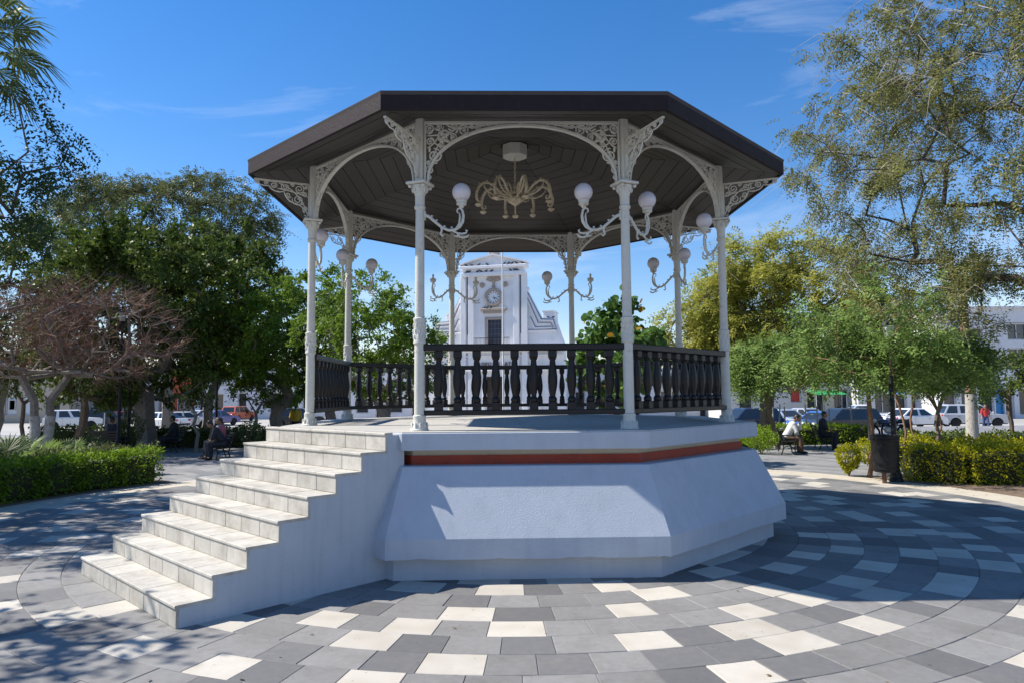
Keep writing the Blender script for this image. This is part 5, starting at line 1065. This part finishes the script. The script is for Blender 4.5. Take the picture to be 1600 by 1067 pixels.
m = MB(); m.box((0, -1.0, MZ(529.5)), (57*KM, .05, .05)); m.box((0, -1.0, MZ(539)), (57*KM, .04, .04)); m.build('balcony_rail', black_iron, bl_)
bb = MB(); bb.box((0, 0, 0), (.022, .022, 9*KM)); bme = bb.mesh('bar', [black_iron])
for i in range(27): link('bar', bme, bl_, Matrix.Translation(((i-13)*2.15*KM, -1.0, MZ(534.5))))
# lower storey mouldings, sign and entrance
for py, h_, pr_ in ((549, 3, .5), (556, 2, .3), (579, 2.5, .4)): m = MB(); m.box((0, -pr_/2+.1, MZ(py)), (MX(880)-MX(664), pr_, h_*KM), None, .02); m.build('string_course', mw, mus)
m = MB(); m.box((0, .30, MZ(588)/2), (28*KM, .1, MZ(588))); en = m.build('entrance_door', mat('brown_door', (.06, .035, .025), .5, .25, 4), mus)
for s in (-1, 1):
    for k_ in range(4): m = MB(); m.box((s*6.6*KM, .23, MZ(588)*(.14+.235*k_)), (10*KM, .05, MZ(588)*.19), None, .02); m.build('door_panel', MATS['brown_door'], en)
for s in (-1, 1): m = MB(); m.box((s*16.5*KM, -.05, MZ(588)/2), (4.5*KM, .35, MZ(588)), None, .03); m.build('entrance_jamb', mw, mus)
cu_ = bpy.data.curves.new('txt', 'FONT'); cu_.body = 'MUSEO DE ARTE'; cu_.size = 7.6*KM; cu_.extrude = .04; cu_.align_x = 'CENTER'; cu_.align_y = 'CENTER'; cu_.space_character = 1.12
to = bpy.data.objects.new('txt', cu_); COL.objects.link(to); tme = bpy.data.meshes.new_from_object(to.evaluated_get(bpy.context.evaluated_depsgraph_get())); bpy.data.objects.remove(to)
tme.materials.clear(); tme.materials.append(mat('sign_letters', (.10, .05, .05), .6, .1)); link('sign_lettering', tme, mus, Matrix.Translation((MX(772.5), -.06, MZ(569))) @ Matrix.Rotation(R(90), 4, 'X'))
# shoulders with scrolled gable lines, both sides
for s in (-1, 1):
    sh_ = [(50, 455), (53, 455), (75, 499), (97, 500), (106, 528), (111, 541), (111, 700), (50, 700)]
    m = MB(); q = [Vector((s*a*KM, 0, max(MZ(b), 0))) for a, b in sh_]; m.loft([[p+Vector((0, .12, 0)) for p in q], [p+Vector((0, 1.0, 0)) for p in q]]); wg = m.build('shoulder_wall', mw, mus)
    for k_, (o, zo) in enumerate(((0, 0), (4.5, 4.5))):
        ln = [(53.5-o*.2, 458+zo*1.6), (75-o*.9, 501+zo), (94-o*.6, 502+zo), (99-o, 517-zo*.2), (54, 517-zo*.2)] if k_ == 0 else [(53.5, 467), (70, 506), (90, 507), (93, 513), (66, 513), (58, 497)]
        m = MB(); m.tube([Vector((s*a*KM, .11, MZ(b))) for a, b in ln], .055, 5); m.build('dark_line', mg, wg)
        m = MB(); m.tube([Vector((s*(a-1.3)*KM, .09, MZ(b)-.1)) for a, b in ln], .10, 6); m.build('scroll_moulding', mw, wg)
    m = MB(); m.ell((s*53*KM, .3, MZ(453)), (.22, .3, .22), 12, 8); m.build('volute', mw, wg, True)
    m = MB(); m.box((s*81*KM, 3.0, MZ(492)), (19*KM, 2, 15*KM), None, .03); m.box((s*81*KM, 3.0, MZ(485)), (21*KM, 2.3, 1.6*KM)); m.build('roof_block', mw, wg)
    for a in (70, 92): m = MB(); m.box((s*a*KM, .0, MZ(582)/2), (9*KM, .2, MZ(582)), None, .02); m.build('lower_pilaster', mw, mus)
m = MB(); m.box((0, 9, MZ(545)/2), (150*KM, 14, MZ(545))); m.build('nave', mw, mus)
# pigeons along the ledges
pg_ = MB(); pg_.ell((0, 0, .13), (.16, .08, .09), 10, 7, Matrix.Rotation(R(-18), 3, 'Y')); pg_.ell((.15, 0, .235), (.05, .045, .05), 8, 6); pg_.ell((.10, 0, .19), (.06, .05, .07), 8, 6); pg_.ell((.205, 0, .23), (.025, .012, .012), 6, 4); pg_.ell((-.2, 0, .085), (.12, .05, .02), 8, 5, Matrix.Rotation(R(-12), 3, 'Y')); pg_.tube([(.02, .03, .06), (.03, .03, 0)], .009, 4); pg_.tube([(.02, -.03, .06), (.03, -.03, 0)], .009, 4)
pme = pg_.mesh('pigeon', [mat('pigeon_grey', (.05, .052, .065), .7, .3, 12)], True); rs = random.Random(9)
ROWS = [([729, 738, 749.6, 763.7, 790.6, 797.6, 803.5, 810.5, 820], 414.4, -.45, 'dark pigeon perched along the foot of the museum pediment'), ([729.7, 733.7, 747.3, 753, 761.3, 770.2, 800.7, 807, 811], 424.9, -.38, 'dark pigeon perched along the lower cornice of the museum'), ([757.8, 762.5, 768.4], 482, -.25, 'dark pigeon perched on the ledge under the museum clock'), ([857.4, 864.4], 499.8, .5, 'dark pigeon perched on the scrolled shoulder of the museum')]
for xs_, py, y_, lab in ROWS:
    for px in xs_: o = link('pigeon', pme); o.location = Vector((BX, BY, GZ))+Matrix.Rotation(R(-14), 3, 'Z') @ Vector((MX(px), y_, MZ(py))); o.rotation_euler = (0, 0, rs.choice((0, math.pi))+rs.uniform(-.5, .5)); o.scale = (.82,)*3; tag(o, lab, 'pigeon', 'pigeons on the museum ledges')

# street buildings
def block(name, lab, px0, px1, d, h, colr, opens, depth=12, par=.5, sign=None, base=None, nm=None):
    """row building facing the plaza; opens: (fraction x0,x1, z0,z1, kind)"""
    A = spot(px0, d, GZ); B = spot(px1, d, GZ); W_ = (B-A).length; t = thing(name, lab, 'building', A.lerp(B, .5)); wm = mat('wall_'+nm, colr, .85, .06, 1, .1, 20, col2=tuple(c*.75 for c in colr), c2scale=.5, c2lo=.55, c2hi=.8)
    H = [(-W_/2+a*W_, -W_/2+b*W_, c, e) for a, b, c, e, k in opens]; m = MB(); wall_holes(m, -W_/2, W_/2, 0, h, 0, .35, H); m.box((0, .35+depth/2+.25, h/2-.1), (W_, depth, h-.2)); m.build('wall', wm, t)
    m = MB(); m.box((0, .1, h+.1), (W_+.2, .8, .22), None, .03); m.build('parapet', wm, t)
    for (a, b, c, e), (_, _, _, _, k) in zip(H, opens):
        g_ = MB(); g_.box(((a+b)/2, .30, (c+e)/2), (b-a, .05, e-c)); gm_ = {'g': WGL, 'd': TRIM, 'r': mat('red_sign', (.40, .04, .03), .6, .1), 'w': mat('poster_white', (.6, .62, .64), .6, .12, 2), 'b': mat('shop_blue', (.02, .22, .48), .5, .08), 'y': mat('sign_yellow', (.5, .3, .06), .6, .1)}[k]; w_ = g_.build('window' if k in 'g' else 'panel', gm_, t)
        f = MB()
        for x in (a+.05, b-.05): f.box((x, .22, (c+e)/2), (.1, .1, e-c-.004))
        for z in (c+.05, e-.05): f.box(((a+b)/2, .215, z), (b-a-.2, .09, .1))
        if b-a > 1.6: f.box(((a+b)/2, .22, (c+e)/2), (.07, .08, e-c-.2))
        f.build('frame', WFR if k != 'b' else gm_, w_)
    return t
block('shop_building', 'beige low building with posters beyond the fan palms', -60, 120, 78, 5.2, (.42, .36, .29), [(.46, .56, .9, 3.2, 'w'), (.60, .70, .9, 3.2, 'w'), (.48, .54, 1.4, 2.6, 'r'), (.10, .2, 0, 3, 'd'), (.25, .38, .8, 3, 'g'), (.8, .92, 0, 3, 'd')], nm='beige')
block('shop_building', 'grey building with dark shop fronts behind the parked suvs', 120, 255, 82, 6.0, (.33, .33, .34), [(.05, .2, 0, 3, 'd'), (.25, .42, .6, 3, 'g'), (.48, .6, 0, 3, 'd'), (.66, .85, .6, 3, 'g'), (.1, .3, 3.8, 5.2, 'g'), (.5, .8, 3.8, 5.2, 'g')], nm='grey')
block('shop_building', 'orange red walled building beyond the white cars', 255, 310, 84, 5.6, (.46, .10, .05), [(.1, .35, 0, 3, 'd'), (.5, .9, .8, 2.8, 'g')], nm='orange')
block('shop_building', 'white building with dark doorways beyond the forked ficus', 310, 530, 84, 6.2, (.62, .63, .66), [(.03, .1, 0, 3.1, 'd'), (.13, .2, .6, 3.1, 'g'), (.30, .36, 0, 3.2, 'd'), (.52, .68, .9, 3.2, 'd'), (.75, .8, 0, 3.2, 'd'), (.86, .96, .8, 3.2, 'g')], nm='white')
block('shop_building', 'low white wing beside the museum with dark windows', 530, 668, 76, 5.8, (.60, .61, .65), [(.06, .14, 0, 3.2, 'd'), (.2, .34, .8, 3.1, 'd'), (.42, .5, 0, 3.2, 'd'), (.58, .72, .8, 3.1, 'd'), (.82, .92, 0, 3.2, 'd')], nm='whitewing')
block('shop_building', 'low white building seen past the back railing away from the museum', 884, 1130, 78, 5.4, (.60, .60, .62), [(.05, .12, 0, 3, 'd'), (.2, .3, .8, 3, 'g'), (.4, .47, 0, 3, 'd'), (.6, .75, .8, 3, 'g'), (.85, .95, 0, 3, 'd')], nm='whitelow')
block('shop_building', 'pale shop row with red signs beyond the parked cars', 1130, 1345, 72, 5.0, (.50, .49, .47), [(.12, .22, 0, 3, 'd'), (.27, .34, .8, 3, 'g'), (.50, .58, 1.6, 3.2, 'r'), (.62, .75, 0, 2.8, 'd'), (.66, .72, 2.9, 3.6, 'r'), (.82, .95, .6, 3, 'g')], nm='pale')
block('shop_building', 'pale corner shop with wide windows behind the white sedan', 1345, 1478, 70, 5.2, (.54, .54, .53), [(.2, .4, .5, 2.9, 'g'), (.45, .58, 0, 2.9, 'd'), (.64, .9, .5, 2.9, 'g')], nm='corner')
block('office_building', 'tall white building with window bands behind the slim fan palm', 1478, 1680, 66, zat(1540, 480, 66)+.55, (.62, .62, .64), [(.02, .12, .3, 2.9, 'g'), (.16, .28, .3, 2.9, 'g'), (.31, .42, 0, 2.9, 'd'), (.43, .50, 0, 3.3, 'b'), (.51, .58, 0, 2.9, 'd'), (.62, .85, .3, 2.9, 'g'), (.10, .26, 3.6, 4.6, 'y'), (.03, .20, 5.2, 6.4, 'g'), (.24, .36, 5.2, 6.4, 'g'), (.56, .72, 5.0, 6.8, 'g'), (.78, .95, 5.0, 6.8, 'g'), (.05, .2, 7.6, 8.8, 'g'), (.24, .36, 7.6, 8.8, 'g'), (.56, .72, 7.6, 9.2, 'g'), (.78, .95, 7.6, 9.2, 'g')], nm='office')
def awning(px0, px1, d, z, lab, colr, nm):
    A, B = spot(px0, d), spot(px1, d); w_ = (B-A).length; t = thing('awning', lab, 'awning', (A.x+w_/2, A.y, GZ)); m = MB(); m.add([(-w_/2, 0, z), (w_/2, 0, z), (w_/2, -2.2, z-.5), (-w_/2, -2.2, z-.5), (-w_/2, 0, z+.04), (w_/2, 0, z+.04), (w_/2, -2.2, z-.46), (-w_/2, -2.2, z-.46)], [(0, 1, 2, 3), (7, 6, 5, 4), (0, 4, 5, 1), (1, 5, 6, 2), (2, 6, 7, 3), (3, 7, 4, 0)]); m.build('canopy', mat('awning_'+nm, colr, .7, .1), t)
    for x in (-w_/2+.1, w_/2-.1):
        m = MB(); m.tube([(x, -2.1, 0), (x, -2.1, z-.48)], .04, 6); m.build('pole', WFR, t)
awning(1262, 1312, 71.5, 2.9, 'green awning over the shop with red signs', (.02, .26, .08), 'green')
awning(1376, 1404, 66, 2.9, 'blue awning behind the motorcycles', (.03, .14, .38), 'blue')
